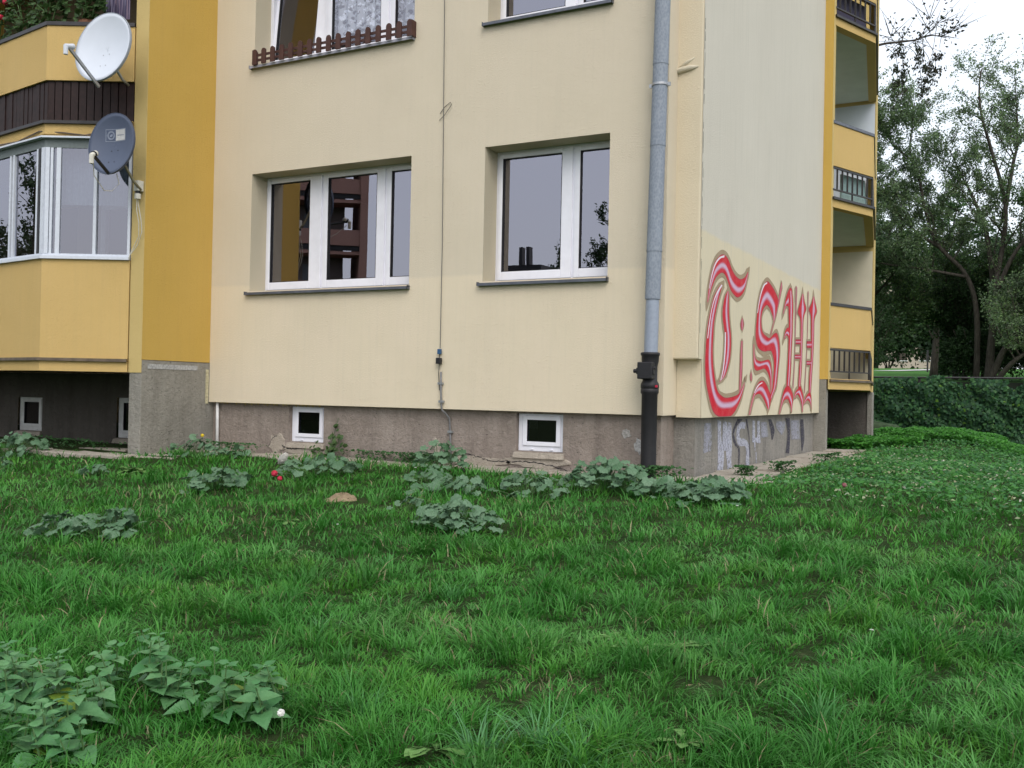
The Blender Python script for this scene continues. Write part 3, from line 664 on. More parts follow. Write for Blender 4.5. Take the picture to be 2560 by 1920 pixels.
GRAF=[('a',[(0.514,1.127),(0.552,1.268),(0.635,1.433),(0.742,1.552),(0.873,1.626),(1.01,1.67),(1.152,1.668),(1.259,1.63),(1.37,1.561),(1.525,1.507),(1.704,1.491),(1.885,1.53),(2.017,1.607)],[(0.542,1.129),(0.619,1.242),(0.735,1.355),(0.809,1.408),(0.904,1.45),(1.012,1.477),(1.114,1.466),(1.21,1.418),(1.298,1.351),(1.419,1.304),(1.629,1.279),(1.873,1.374),(2.037,1.585)]),('a',[(0.979,1.355),(0.836,1.281),(0.726,1.196),(0.63,1.065),(0.554,0.926),(0.507,0.791),(0.488,0.657),(0.478,0.517),(0.516,0.348),(0.618,0.194),(0.759,0.052),(0.937,-0.009),(1.22,-0.018),(1.451,-0.009),(1.664,0.071),(1.859,0.212),(1.991,0.381)],[(1.03,1.349),(0.983,1.296),(0.919,1.215),(0.829,1.082),(0.761,0.941),(0.74,0.805),(0.73,0.669),(0.752,0.524),(0.825,0.374),(0.92,0.256),(1.042,0.212),(1.186,0.186),(1.353,0.187),(1.567,0.204),(1.743,0.235),(1.864,0.298),(2.001,0.381)]),('a',[(1.217,1.308),(1.119,1.234),(1.055,1.118),(1.05,1.031),(1.097,0.93),(1.143,0.852),(1.148,0.777),(1.143,0.689),(1.111,0.56),(1.03,0.396),(0.964,0.343)],[(1.259,1.312),(1.273,1.249),(1.281,1.137),(1.297,1.05),(1.335,0.947),(1.372,0.866),(1.388,0.79),(1.383,0.701),(1.339,0.569),(1.192,0.417),(0.994,0.343)]),('b',[(1.791,0.813),(1.769,0.689),(1.754,0.474),(1.743,0.241)],[(1.852,0.816),(1.849,0.692),(1.852,0.477),(1.806,0.242)]),('b',[(1.812,1.072),(1.77,1.026),(1.756,0.988),(1.791,0.942),(1.822,0.931)],[(1.817,1.073),(1.861,1.039),(1.879,1.003),(1.855,0.952),(1.826,0.932)]),('b',[(2.231,0.488),(2.198,0.442),(2.213,0.392),(2.239,0.38)],[(2.236,0.488),(2.271,0.444),(2.274,0.393),(2.243,0.38)]),('a',[(3.305,1.144),(3.411,1.249),(3.48,1.352),(3.495,1.426),(3.315,1.517),(3.112,1.574),(2.917,1.6),(2.734,1.534),(2.583,1.415),(2.492,1.276),(2.443,1.12),(2.405,0.949),(2.434,0.838),(2.562,0.766),(2.791,0.743),(3.026,0.759),(3.172,0.76),(3.276,0.687),(3.321,0.587),(3.295,0.437),(3.255,0.304),(3.163,0.22),(3.095,0.149)],[(3.255,1.147),(3.214,1.197),(3.149,1.234),(3.086,1.264),(3.024,1.288),(2.963,1.303),(2.903,1.307),(2.811,1.276),(2.722,1.228),(2.669,1.166),(2.656,1.096),(2.692,1.007),(2.776,0.961),(2.894,0.939),(3.087,0.924),(3.304,0.991),(3.455,1.004),(3.564,0.931),(3.614,0.781),(3.552,0.564),(3.465,0.349),(3.31,0.233),(3.181,0.143)]),('a',[(2.317,0.804),(2.327,0.665),(2.344,0.566),(2.391,0.522),(2.491,0.503),(2.647,0.519),(2.853,0.537),(3.022,0.489),(3.125,0.403),(3.156,0.315),(3.185,0.244)],[(2.349,0.806),(2.379,0.695),(2.437,0.647),(2.527,0.628),(2.685,0.623),(2.869,0.642),(3.058,0.655),(3.158,0.611),(3.216,0.494),(3.225,0.375),(3.21,0.244)]),('a',[(2.171,-0.007),(2.277,0.147),(2.377,0.248),(2.503,0.334),(2.656,0.388),(2.816,0.394),(2.96,0.353),(3.085,0.284),(3.187,0.22),(3.181,0.137),(3.102,0.054)],[(2.213,-0.007),(2.321,0.125),(2.413,0.204),(2.51,0.227),(2.622,0.233),(2.714,0.217),(2.808,0.183),(2.881,0.148),(2.955,0.102),(3.017,0.067),(3.054,0.049)]),('b',[(3.633,1.672),(3.522,1.477),(3.455,1.349),(3.263,1.135),(3.086,0.939)],[(3.69,1.617),(3.6,1.485),(3.493,1.353),(3.298,1.138),(3.117,0.941)]),('a',[(3.749,1.27),(3.845,1.421),(3.971,1.558),(4.132,1.65),(4.247,1.63)],[(3.781,1.272),(3.902,1.382),(4.026,1.387),(4.099,1.355),(4.269,1.357)]),('a',[(4.067,1.58),(4.053,1.402),(4.082,1.214),(4.091,1.025),(4.086,0.803),(4.059,0.612),(4.029,0.453),(4.011,0.333)],[(4.233,1.635),(4.321,1.425),(4.308,1.231),(4.308,1.038),(4.269,0.811),(4.255,0.618),(4.225,0.458),(4.192,0.336)]),('a',[(3.814,0.939),(3.874,1.043),(3.979,1.106),(4.103,1.121)],[(3.841,0.947),(3.932,1.002),(4.014,1.007),(4.115,0.969)]),('a',[(3.622,-0.016),(3.753,0.169),(3.877,0.294),(4.037,0.352),(4.177,0.348),(4.309,0.299),(4.418,0.203),(4.332,0.01)],[(3.648,-0.016),(3.81,0.119),(3.915,0.163),(4.037,0.176),(4.135,0.163),(4.209,0.125),(4.284,0.074),(4.319,-0.003)]),('c',[(4.404,1.672),(4.447,1.306),(4.456,1.015),(4.44,0.657),(4.376,0.364)],[(4.565,1.689),(4.536,1.313),(4.515,1.018),(4.499,0.659),(4.437,0.333)]),('a',[(4.875,1.641),(4.732,1.494),(4.607,1.358),(4.781,1.28),(4.813,1.069),(4.804,0.803),(4.749,0.536),(4.721,0.317)],[(4.922,1.645),(5.025,1.541),(5.138,1.449),(4.981,1.308),(4.952,1.078),(4.927,0.808),(4.903,0.54),(4.843,0.318)]),('a',[(4.448,0.19),(4.559,0.282),(4.705,0.323),(4.855,0.365),(4.953,0.306),(5.071,0.206),(5.025,0.004)],[(4.477,0.19),(4.593,0.23),(4.681,0.244),(4.775,0.218),(4.871,0.172),(4.954,0.105),(4.993,0.004)]),('c',[(5.222,1.689),(5.249,1.37),(5.245,1.027),(5.192,0.684),(5.111,0.308)],[(5.303,1.697),(5.298,1.374),(5.284,1.03),(5.24,0.686),(5.161,0.275)]),('a',[(5.609,1.664),(5.498,1.563),(5.34,1.46),(5.481,1.367),(5.519,1.113),(5.543,0.836),(5.449,0.554),(5.422,0.277)],[(5.658,1.683),(5.771,1.588),(5.886,1.477),(5.721,1.351),(5.706,1.124),(5.679,0.842),(5.617,0.559),(5.556,0.279)]),('a',[(5.047,0.112),(5.184,0.193),(5.342,0.256),(5.506,0.278),(5.597,0.195),(5.621,0.035)],[(5.095,0.112),(5.236,0.153),(5.316,0.167),(5.449,0.153),(5.554,0.105),(5.607,0.035)]),('b',[(4.502,0.988),(4.818,1.006)],[(4.508,0.92),(4.824,0.937)]),('b',[(4.46,0.781),(4.82,0.797)],[(4.464,0.723),(4.825,0.737)]),('b',[(5.214,1.005),(5.544,1.024)],[(5.222,0.903),(5.553,0.92)]),('b',[(5.221,0.726),(5.551,0.738)],[(5.226,0.665),(5.556,0.676)]),('w',[(0.552,1.268),(0.627,1.41),(0.724,1.527),(0.874,1.617),(1.07,1.669)],[(0.57,1.27),(0.659,1.413),(0.772,1.533),(0.914,1.609),(1.072,1.646)]),('w',[(0.98,1.353),(0.837,1.269),(0.727,1.174),(0.64,1.054),(0.574,0.911),(0.527,0.769)],[(1.02,1.345),(0.886,1.269),(0.761,1.177),(0.664,1.057),(0.601,0.913),(0.555,0.771)]),('w',[(1.142,0.869),(1.14,0.747),(1.127,0.63),(1.085,0.484),(1.003,0.361)],[(1.179,0.872),(1.183,0.749),(1.168,0.632),(1.122,0.485),(1.029,0.361)]),('w',[(2.894,1.588),(2.734,1.539),(2.615,1.447),(2.522,1.324),(2.448,1.177)],[(2.896,1.568),(2.77,1.529),(2.649,1.439),(2.55,1.315),(2.477,1.179)]),('w',[(2.725,0.375),(2.569,0.346),(2.461,0.305),(2.377,0.248)],[(2.767,0.367),(2.603,0.336),(2.488,0.294),(2.395,0.243)])]
TAGS=[('p',[(0.754,-0.079),(0.745,-0.228),(0.727,-0.387)],[(0.978,-0.083),(1.025,-0.236),(0.996,-0.371)]),('q',[(1.212,-0.053),(1.234,-0.3),(1.247,-0.502),(1.225,-0.627)],[(1.34,-0.072),(1.361,-0.247),(1.475,-0.426),(1.437,-0.635)]),('q',[(1.415,-0.073),(1.402,-0.248),(1.37,-0.386)],[(1.546,-0.075),(1.652,-0.256),(1.577,-0.395)]),('q',[(1.62,-0.083),(1.54,-0.311),(1.559,-0.442),(1.597,-0.55),(1.634,-0.629)],[(1.738,-0.097),(1.766,-0.289),(1.77,-0.41),(1.755,-0.511),(1.828,-0.641)]),('q',[(2.338,-0.095),(2.105,-0.097),(1.973,-0.156),(1.959,-0.277),(2.077,-0.361),(2.334,-0.377),(2.376,-0.467),(2.362,-0.618)],[(2.32,-0.176),(2.156,-0.166),(2.078,-0.195),(2.094,-0.269),(2.233,-0.283),(2.426,-0.324),(2.505,-0.422),(2.529,-0.602)]),('d',[(1.989,-0.052),(1.818,-0.158),(1.792,-0.26),(1.897,-0.348),(2.035,-0.403),(2.057,-0.576)],[(2.218,-0.061),(1.972,-0.131),(1.866,-0.22),(1.962,-0.326),(2.102,-0.393),(2.092,-0.577)]),('d',[(2.324,-0.063),(2.469,-0.249),(2.502,-0.377),(2.548,-0.513)],[(2.403,-0.064),(2.505,-0.25),(2.538,-0.379),(2.585,-0.515)]),('q',[(2.641,-0.08),(2.647,-0.338)],[(2.742,-0.088),(2.773,-0.349)]),('q',[(2.862,-0.09),(2.863,-0.359)],[(2.974,-0.092),(3.032,-0.365)]),('q',[(2.643,-0.286),(3.014,-0.298)],[(2.652,-0.341),(3.011,-0.357)]),('q',[(2.806,-0.461),(2.833,-0.625)],[(2.847,-0.462),(2.866,-0.627)]),('q',[(2.722,-0.341),(2.767,-0.446)],[(2.785,-0.343),(2.795,-0.447)]),('p',[(3.014,-0.106),(3.054,-0.299)],[(3.337,-0.111),(3.434,-0.297)]),('p',[(3.852,-0.113),(3.828,-0.183),(4.107,-0.289)],[(4.343,-0.121),(4.349,-0.194),(4.199,-0.291)]),('d',[(3.39,-0.078),(3.526,-0.211),(3.593,-0.343)],[(3.559,-0.081),(3.742,-0.216),(3.664,-0.339)]),('d',[(4.34,-0.077),(4.483,-0.27),(4.433,-0.459),(4.376,-0.544)],[(4.598,-0.081),(4.646,-0.274),(4.628,-0.466),(4.603,-0.561)]),('p',[(4.633,-0.111),(4.72,-0.373)],[(5.216,-0.12),(5.291,-0.391)]),('d',[(5.257,-0.105),(5.325,-0.369),(5.395,-0.558)],[(5.467,-0.108),(5.563,-0.377),(5.449,-0.56)])]

def worn():
    m = Mat('worn_spray_paint', rough=.85, spec=.15)
    a = m.n('ShaderNodeVertexColor'); a.layer_name = 'col'; m.col(a.outputs[0])
    f = m.math('MULTIPLY', m.gramp(m.noise(30, 5, .7), .33, .50), m.gramp(m.math('ADD', m.noise(95, 3, .6), m.math('MULTIPLY', m.z(), -.0)), .30, .48))
    f = m.math('MULTIPLY', f, .88)
    tr = m.n('ShaderNodeBsdfTransparent'); mx = m.n('ShaderNodeMixShader'); m.l(f, mx.inputs[0]); m.l(tr.outputs[0], mx.inputs[1]); m.l(m.b.outputs[0], mx.inputs[2]); m.l(mx.outputs[0], m.out.inputs[0]); return m.m
PAINTW = worn()
gl = ['tall red and pink blackletter T sprayed at the corner', 'small letter i and dot in the bowl of the T', 'red and pink blackletter S', 'red and pink blackletter W with diamond tops']
W_ = [s for s in GRAF if s[0] == 'w']
def near(s, y0, y1): yy = [p[0] for p in s[1]]; return y0 <= sum(yy) / len(yy) < y1
nw = [s for s in GRAF if s[0] != 'w']
for name_, st_ in ((gl[0], nw[:3] + W_[:3]), (gl[1], nw[3:6]), (gl[2], nw[6:10] + W_[3:]), (gl[3], nw[10:])):
    paint('graffiti', st_, 0, .0025)['label'] = name_
paint('plinth_graffiti', TAGS, -.08, .0025)['label'] = 'worn pale spray-painted letters on the gable plinth'
# lump of dried foam on the block edge, torn render scar above the lower windows
m = MB(); rg = random.Random(5)
m.tube([(-.33, .262, 3.385), (-.27, .255, 3.378), (-.2, .25, 3.392), (-.12, .252, 3.40), (-.05, .265, 3.405)], [.022, .034, .03, .026, .008], 9); m.tube([(-.24, .262, 3.41), (-.17, .262, 3.46), (-.08, .268, 3.50)], [.012, .02, .006], 7)
m.build('render_lump', stucco('lump_render', (.66, .60, .48), (.62, .57, .45)), B, smooth=True)
# ================================================================== things fixed to or standing on the building
# downpipe
D = empty('downpipe', (-.36, -.12, -.6), 'tall grey zinc downpipe ending in a black cast-iron foot at the corner', 'drainpipe')
def dpx(z): return float(np.interp(z, [-.6, .5, 4, 14], [-.355, -.345, -.288, -.20])) + .36
cuts = [.52, 1.105, 1.568, 2.571, 3.347, 4.6, 5.9, 7.9, 9.9, 11.9, 14]
for k in range(len(cuts) - 1):
    a, b = cuts[k], cuts[k + 1]; r = .066 if k == 0 else .0735
    m = MB().tube([(dpx(a), 0, a + .6), (dpx((a + b) / 2), 0, (a + b) / 2 + .6), (dpx(b), 0, b + .6 - .003)], [r, r, r - .002], 24, False)
    if k: m.tube([(dpx(b), 0, b + .590), (dpx(b), 0, b + .603)], r + .0016, 24, False)
    m.build('pipe_section', ZINCN if k == 0 else ZINC, D, smooth=True)
m = MB(); x = dpx(3.145); m.tube([(x, 0, 3.735), (x, 0, 3.757)], .08, 24); m.box(x - .105, x - .07, -.012, .012, 3.728, 3.762); m.box(x + .07, x + .105, -.012, .012, 3.728, 3.762); m.tube([(x, .07, 3.745), (x, .14, 3.745)], .008, 6); m.build('pipe_clamp', STEEL, D)
prof = [(.082, 1.20), (.092, 1.195), (.092, 1.175), (.084, 1.165), (.082, 1.12), (.074, 1.09), (.070, 1.06), (.070, .93), (.084, .905), (.087, .89), (.087, .86), (.082, .855), (.086, .85), (.086, .815), (.076, .80), (.074, .3), (.074, -.5)]
IR = empty('cast_iron_foot', (0, 0, 0)); IR.parent = D
xo = dpx(.2)
MB().lathe([(r, z) for r, z in prof], (xo, 0), 24).build('pipe_shell', IRON, IR, smooth=True)
m = MB().box(xo - .085, xo + .062, -.125, -.03, .945, 1.105); m.build('cleanout_cover', IRON, IR, bevel=.008)
m = MB().tube([(xo - .13, -.09, 1.02), (xo - .05, -.09, 1.02)], .022, 6); m.tube([(xo + .05, -.09, 1.05), (xo + .085, -.09, 1.05)], .016, 6); m.box(xo - .10, xo + .075, -.11, -.055, .99, 1.05); m.build('bolt', IRON, IR, bevel=.004)
MB().box(xo + .07, xo + .09, -.05, -.03, .868, .89).build('red_mark', REDP, IR)
# lightning conductor
L = empty('lightning_conductor', (-2.78, 0, 0), 'thin grey lightning-conductor wire running down the wall into a clamped conduit', 'cable')
MB().tube([(-.04, -.022, 14), (-.035, -.02, 4.4), (-.02, -.018, 3.2), (.0, -.02, 1.8), (.0, -.02, .65)], .0042, 6).build('wire', STEEL if False else plain('dull_wire', (.10, .10, .10), .6), L)
MB().box(-.022, .018, -.045, -.012, .59, .645).build('blue_connector', BLUEP, L, bevel=.004); MB().box(-.03, .025, -.06, -.012, .485, .55).build('black_clamp', BLK, L, bevel=.005)
MB().tube([(-.006, -.02, .60), (-.004, -.022, .5), (-.012, -.02, .38), (.004, -.02, .2)], .004, 5).build('wire', GASKET, L)
m = MB().tube([(.016, -.018, .40), (.022, -.02, .2), (.030, -.022, .06), (.036, -.018, -.01), (.06, .02, -.045), (.085, .062, -.10), (.10, .066, -.3), (.12, .066, -.62)], .0105, 8); m.build('conduit', GCAB, L, smooth=True)
for x, y, z in ((.0135, -.012, .275), (.03, -.014, .08), (.10, .07, -.245)): MB().box(x - .03, x + .03, y - .02, y + .012, z - .012, z + .012).build('saddle_clip', STEEL, L)
# scribbled loop of old wire hooked round the conductor
tag(MB().tube([(-2.86, -.008, 3.13), (-2.78, -.022, 3.18), (-2.70, -.018, 3.28), (-2.72, -.01, 3.31), (-2.80, -.012, 3.26), (-2.85, -.01, 3.20)], .003, 5).build('wire_loop', GASKET), 'dark loop of loose wire caught on the lightning conductor', 'wire')
# white waste pipe in the inner corner of the plinth
tag(MB().tube([(-6.08, .045, .02), (-6.075, .045, -.3), (-6.068, .045, -.62)], .020, 12).build('vent_pipe', PVC2, smooth=True), 'thin white plastic pipe rising from the grass beside the grey pier', 'pipe')

# picket fence along the upper sill
P = empty('picket_fence', (0, 0, 0), 'miniature brown picket fence standing on the upper window sill', 'fence')
n = 17; x0, x1 = -5.475, -3.225
for k in range(n):
    x = x0 + (x1 - x0) * k / (n - 1); pts = []; w_ = .033
    for q in range(9): a = PI - PI * q / 8; pts.append((x + w_ * math.cos(a), 4.235 + random.uniform(-.003, .003) + w_ * math.sin(a)))
    pts = [(x - w_, 4.085)] + pts + [(x + w_, 4.085)]; t = random.uniform(-.004, .004)
    MB().hexa([(a, -.070 + t, z) for a, z in pts], [(a, -.088 + t, z) for a, z in pts]).build('picket', PICK, P)
for z in (4.125, 4.185): MB().box(x0, x1, -.069, -.055, z, z + .028).build('rail', PICK, P)
MB().box(x0 - .035, x0 - .02, -.088, .0, 4.085, 4.26).build('end_picket', PICK, P); MB().box(x1 + .02, x1 + .035, -.088, .0, 4.085, 4.26).build('end_picket', PICK, P)
for z in (4.125, 4.185): MB().box(x0 - .036, x0 - .022, -.086, .0, z, z + .028).build('rail', PICK, P)
# sprig of greenery between pickets
# satellite dishes
def dish(c, yaw, pitch, rw, rh, lnb, armbase, bracket, mats, label, sticker=False):
    face, rim, armm, head = mats
    n = (-_F * math.cos(yaw) - _r * math.sin(yaw)); n = (n * math.cos(pitch) + Vector((0, 0, 1)) * math.sin(pitch)).normalized()
    u = (Vector((0, 0, 1)) - n * n.z).normalized(); s = u.cross(n).normalized()
    D = empty('satellite_dish', c, label, 'satellite dish', 'satellite dishes on the left bay')
    loc = lambda a, b, d: s * a + u * b + n * d
    V = []; F = []; nr, ns = 10, 48
    for i in range(nr + 1):
        for k in range(ns): t = i / nr; q = 2 * PI * k / ns; V.append(tuple(loc(rw * t * math.cos(q), rh * t * math.sin(q), -.075 * (1 - t * t)))) 
    for i in range(nr):
        for k in range(ns): j = (k + 1) % ns; F.append((i * ns + k, i * ns + j, (i + 1) * ns + j, (i + 1) * ns + k))
    me = MB(); me.v = V; me.f = F; o = me.build('reflector', face, D, smooth=True); md = o.modifiers.new('s', 'SOLIDIFY'); md.thickness = .004; md.offset = 0
    me = MB(); path = [loc(rw * math.cos(2 * PI * k / 48) * 1.004, rh * math.sin(2 * PI * k / 48) * 1.004, 0) for k in range(49)]
    R1 = []; 
    for k in range(48):
        q = 2 * PI * k / 48; cs, sn = math.cos(q), math.sin(q); R1.append([loc(rw * cs * f, rh * sn * f, d) for f, d in ((.992, .002), (1.012, .004), (1.018, -.012), (1.005, -.03))])
    m = MB()
    for k in range(48):
        a, b = R1[k], R1[(k + 1) % 48]
        for i in range(3): m.quad(a[i], b[i], b[i + 1], a[i + 1])
    m.build('rim', rim, D, smooth=True)
    cc = Vector(c); lp = Vector(lnb) - cc; ab = Vector(armbase) - cc; br = Vector(bracket) - cc
    m = MB(); d = (lp - ab); dn = d.normalized(); sd = dn.cross(n).normalized() * .011; ud = dn.cross(sd).normalized() * .016
    back = ab - n * .03
    m.hexa([back - sd - ud, back + sd - ud, back + sd + ud, back - sd + ud], [lp - sd - ud, lp + sd - ud, lp + sd + ud, lp - sd + ud]); m.build('feed_arm', armm, D)
    tgt = (loc(0, -.02, -.05) - lp).normalized()
    H = empty('feed_horn', (0, 0, 0)); H.parent = D
    MB().tube([lp - tgt * .035, lp + tgt * .0, lp + tgt * .02, lp + tgt * .06, lp + tgt * .075], [.024, .024, .026, .031, .031], 14).build('horn_cap', head, H, smooth=True)
    MB().tube([lp - tgt * .03 + Vector((0, 0, .005)), lp - tgt * .03 - Vector((0, 0, .09))], [.026, .024], 10).build('converter_box', head, H)
    if head is not WDISH: MB().tube([lp + tgt * .012, lp + tgt * .03], .034, 14).build('holder_ring', BLK, H)
    m = MB(); mid = loc(0, -.10, -.16); m.tube([br, br * .65 + mid * .35 - Vector((0, 0, .03)), mid], .016, 10); m.tube([mid - Vector((0, 0, .08)), mid + Vector((0, 0, .14))], .021, 10); m.build('mast', STEEL if head is WDISH else plain('old_mast', (.26, .23, .14), .6), D, smooth=True)
    m = MB(); m.hexa([loc(-.06, -.18, -.088), loc(.06, -.18, -.088), loc(.06, .12, -.088), loc(-.06, .12, -.088)], [loc(-.05, -.17, -.14), loc(.05, -.17, -.14), loc(.05, .1, -.14), loc(-.05, .1, -.14)]); m.build('back_bracket', STEEL, D)
    m = MB()
    for a, b in ((-.04, -.065), (.045, -.06), (-.045, -.20), (.03, -.2)): p = loc(a, b, -.075 * (1 - (a / rw) ** 2 - (b / rh) ** 2)); m.tube([p, p + n * .006], .006, 8)
    m.build('bolt', STEEL if not sticker else BLK, D)
    if sticker:
        K = empty('sticker', (0, 0, 0)); K.parent = D; K['label'] = 'pale rectangular sticker with a round emblem and small print'
        dd = lambda a, b: -.075 * (1 - (a / rw) ** 2 - (b / rh) ** 2)
        def patch(a0, a1, b0, b1, e, mat, name):
            m = MB(); N = 8
            for i in range(N):
                for j in range(4):
                    q = [(a0 + (a1 - a0) * (i + di) / N, b0 + (b1 - b0) * (j + dj) / 4) for di, dj in ((0, 0), (1, 0), (1, 1), (0, 1))]
                    m.quad(*[loc(a, b, dd(a, b) + e) for a, b in q])
            return m.build(name, mat, K)
        pale = plain('sticker_pale', (.50, .50, .50), .5); mid_ = plain('sticker_grey_blue', (.20, .23, .30), .5); navy = plain('sticker_navy', (.07, .09, .15), .5)
        patch(-.13, .145, .045, .185, .004, mid_, 'sticker_border'); patch(-.12, .0, .055, .175, .006, navy, 'sticker_field'); patch(.0, .135, .055, .175, .0062, pale, 'sticker_field')
        m = MB(); pts = []
        for k in range(25):
            q = 2 * PI * k / 24
            for rr in (.030, .048): a, b = -.06 + rr * math.cos(q), .115 + rr * math.sin(q) * 1.05; pts.append(loc(a, b, dd(a, b) + .008))
        for k in range(24): m.quad(pts[2 * k], pts[2 * k + 1], pts[2 * k + 3], pts[2 * k + 2])
        for k in range(24):
            q0, q1 = 2 * PI * k / 24, 2 * PI * (k + 1) / 24; c0 = loc(-.06, .115, dd(-.06, .115) + .008); m.poly([c0, loc(-.06 + .02 * math.cos(q0), .115 + .02 * math.sin(q0), dd(-.06, .115) + .008), loc(-.06 + .02 * math.cos(q1), .115 + .02 * math.sin(q1), dd(-.06, .115) + .008)])
        m.build('emblem', mid_, K)
        m = MB()
        for k in range(9): a = .022 + k * .011; m.quad(loc(a, .110, dd(a, .11) + .008), loc(a + .0075, .110, dd(a, .11) + .008), loc(a + .0075, .110 + (.013 if k % 3 else .018), dd(a, .11) + .008), loc(a, .110 + (.013 if k % 3 else .018), dd(a, .11) + .008))
        m.build('small_print', navy, K)
    return D
def cp(px, py, D): return CAM + (_F + _r * ((px - 1280) / 2450) - _u * ((py - 960) / 2450)) * D
dish((-6.31, -1.58, 3.948), R(22), R(10), .385, .40, (-6.25, -2.06, 3.79), (-6.32, -1.63, 3.50), (-6.39, -1.15, 3.65), (WDISH, RIMG, STEEL, WDISH), 'large white satellite dish fixed beside the dark boards, upper one of the pair')
dish((-6.212, -1.515, 2.875), R(18), R(8), .30, .35, (-6.003, -1.913, 2.64), (-6.205, -1.565, 2.535), (-6.20, -1.10, 2.43), (NDISH, NDISH, BLK, CREAMP), 'slate-blue satellite dish with a pale sticker, lower one of the pair', True)
# insulator bracket and looping white cables under the blue dish
K = empty('cable_bracket', (-6.25, -1.09, 2.42), 'white bracket on the fin edge holding the blue dish and its cables', 'bracket')
MB().box(-.03, .05, -.05, .03, -.0, .12).build('bracket_block', CREAMP, K, bevel=.008); MB().tube([(.01, -.02, -.03), (.01, -.02, .0)], .03, 10).build('washer', BLK, K); MB().tube([(.01, -.02, -.09), (.01, -.02, -.03)], .036, 10).build('bracket_foot', CREAMP, K)
m = MB().tube([(-6.24, -1.11, 2.35), (-6.20, -1.13, 2.25), (-6.165, -1.12, 2.08), (-6.17, -1.10, 1.95), (-6.24, -1.10, 1.80), (-6.34, -1.12, 1.68)], .005, 6)
m.tube([(-6.25, -1.11, 2.35), (-6.23, -1.13, 2.2), (-6.20, -1.12, 2.05), (-6.22, -1.10, 1.9), (-6.30, -1.10, 1.78), (-6.35, -1.12, 1.67)], .005, 6)
tag(m.build('cable_loop', WCAB), 'pair of white cables looping down the fin edge below the blue dish', 'cable')
tag(MB().tube([(-6.01, -1.90, 2.58), (-6.12, -1.80, 2.45), (-6.2, -1.6, 2.33), (-6.26, -1.45, 2.36), (-6.18, -1.42, 2.44), (-6.2, -1.44, 2.55)], .005, 6).build('feed_cable', WCAB), 'pale cable sagging beneath the blue satellite dish', 'cable')

# geraniums and things on the first-floor left balcony
def leaf_mesh(name, outline, mat, curl=.1, fold=.12, ring=True):
    n = len(outline); V = [(0, 0, 0)]; F = []
    for f in (.5, 1.0):
        for k, (x, y) in enumerate(outline):
            X, Y = x * f, y * f; r2 = X * X + Y * Y; V.append((X, Y, fold * abs(X) - curl * r2 * 4 + (.14 * math.sin(k * 2.4) * f * math.hypot(x, y) if ring else 0)))
    for k in range(n):
        j = (k + 1) % n; F.append((0, 1 + k, 1 + j)); F.append((1 + k, 1 + n + k, 1 + n + j, 1 + j))
    me = bpy.data.meshes.new(name); me.from_pydata(V, [], F); me.materials.append(mat); me.polygons.foreach_set('use_smooth', [True] * len(me.polygons)); return me
def round_outline(lobes, n=21, notch=.55, amp=.1):
    o = []
    for k in range(n):
        q = -PI / 2 + 2 * PI * (k + .0) / n; d = abs(((q + PI / 2 + PI) % (2 * PI)) - PI); r = .5 * (1 + amp * math.cos(lobes * (q - PI / 2))) * (1 - notch * math.exp(-(d / .28) ** 2)); o.append((r * math.cos(q), r * math.sin(q)))
    return o
def serrate_outline(n=9):
    Rr = []
    for k in range(n):
        t = k / n; w_ = .36 * math.sin(PI * min(1, (t * .93 + .07)) ** .62) * (1 - t * .12); Rr.append((w_ * 1.0, t)); Rr.append((w_ * .68, t + .62 / n))
    pts = [(x, y) for x, y in Rr] + [(0, 1.04)] + [(-x, y) for x, y in reversed(Rr)]; return pts
ML = [leaf_mesh('mallow_leaf_mesh', round_outline(l, 21, .6, .09), MALLOW, .10, .05) for l in (5, 7, 5)]
GL = leaf_mesh('geranium_leaf_mesh', round_outline(6, 15, .5, .07), GERM, .1, .05)
def toothed_leaf(name, mat, curl, fold, n=11):
    V, F = [], []
    for k in range(2 * n + 1):
        t = k / (2 * n); w_ = .40 * math.sin(PI * min(1, t * .94 + .06) ** .60) * (1 - .1 * t) * (1.0 if k % 2 == 0 else .84) + .004; tt = t + (.0 if k % 2 == 0 else -.018); zc = -curl * 3.2 * t * t
        V += [(-w_, tt - .03 * (k % 2 == 0), zc + fold * w_ - .03 * math.sin(k * 1.3) * w_), (-w_ * .5, tt, zc + fold * w_ * .62), (0, t, zc), (w_ * .5, tt, zc + fold * w_ * .62), (w_, tt - .03 * (k % 2 == 0), zc + fold * w_ + .03 * math.sin(k * 1.7) * w_)]
    for k in range(2 * n):
        for c_ in range(4): a = 5 * k + c_; F.append((a, a + 1, a + 6, a + 5))
    me = bpy.data.meshes.new(name); me.from_pydata(V, [], F); me.materials.append(mat); me.polygons.foreach_set('use_smooth', [True] * len(F)); return me
NL = [toothed_leaf('nettle_leaf_mesh', NETTLE, c, .30) for c in (.06, .10)]; NLY = toothed_leaf('nettle_leaf_yellow_mesh', NETTLEY, .08, .3)
def dand_outline():
    o = []; Rr = [(.03, 0), (.035, .2), (.07, .3), (.05, .34), (.10, .45), (.06, .50), (.13, .62), (.09, .67), (.15, .8), (.08, .92)]
    return Rr + [(0, 1)] + [(-x, y) for x, y in reversed(Rr)]
DL = leaf_mesh('dandelion_leaf_mesh', dand_outline(), DANDM, .12, .3, False)
def put(name, me, parent, loc, fwd, up, sc, wd=1.0):
    f = Vector(fwd).normalized(); s = f.cross(Vector(up)).normalized(); u = s.cross(f)
    o = bpy.data.objects.new(name, me); COL.objects.link(o); o.parent = parent
    Mx = Matrix((s * sc * wd, f * sc, u * sc)).transposed().to_4x4(); Mx.translation = Vector(loc); o.matrix_local = Mx; return o
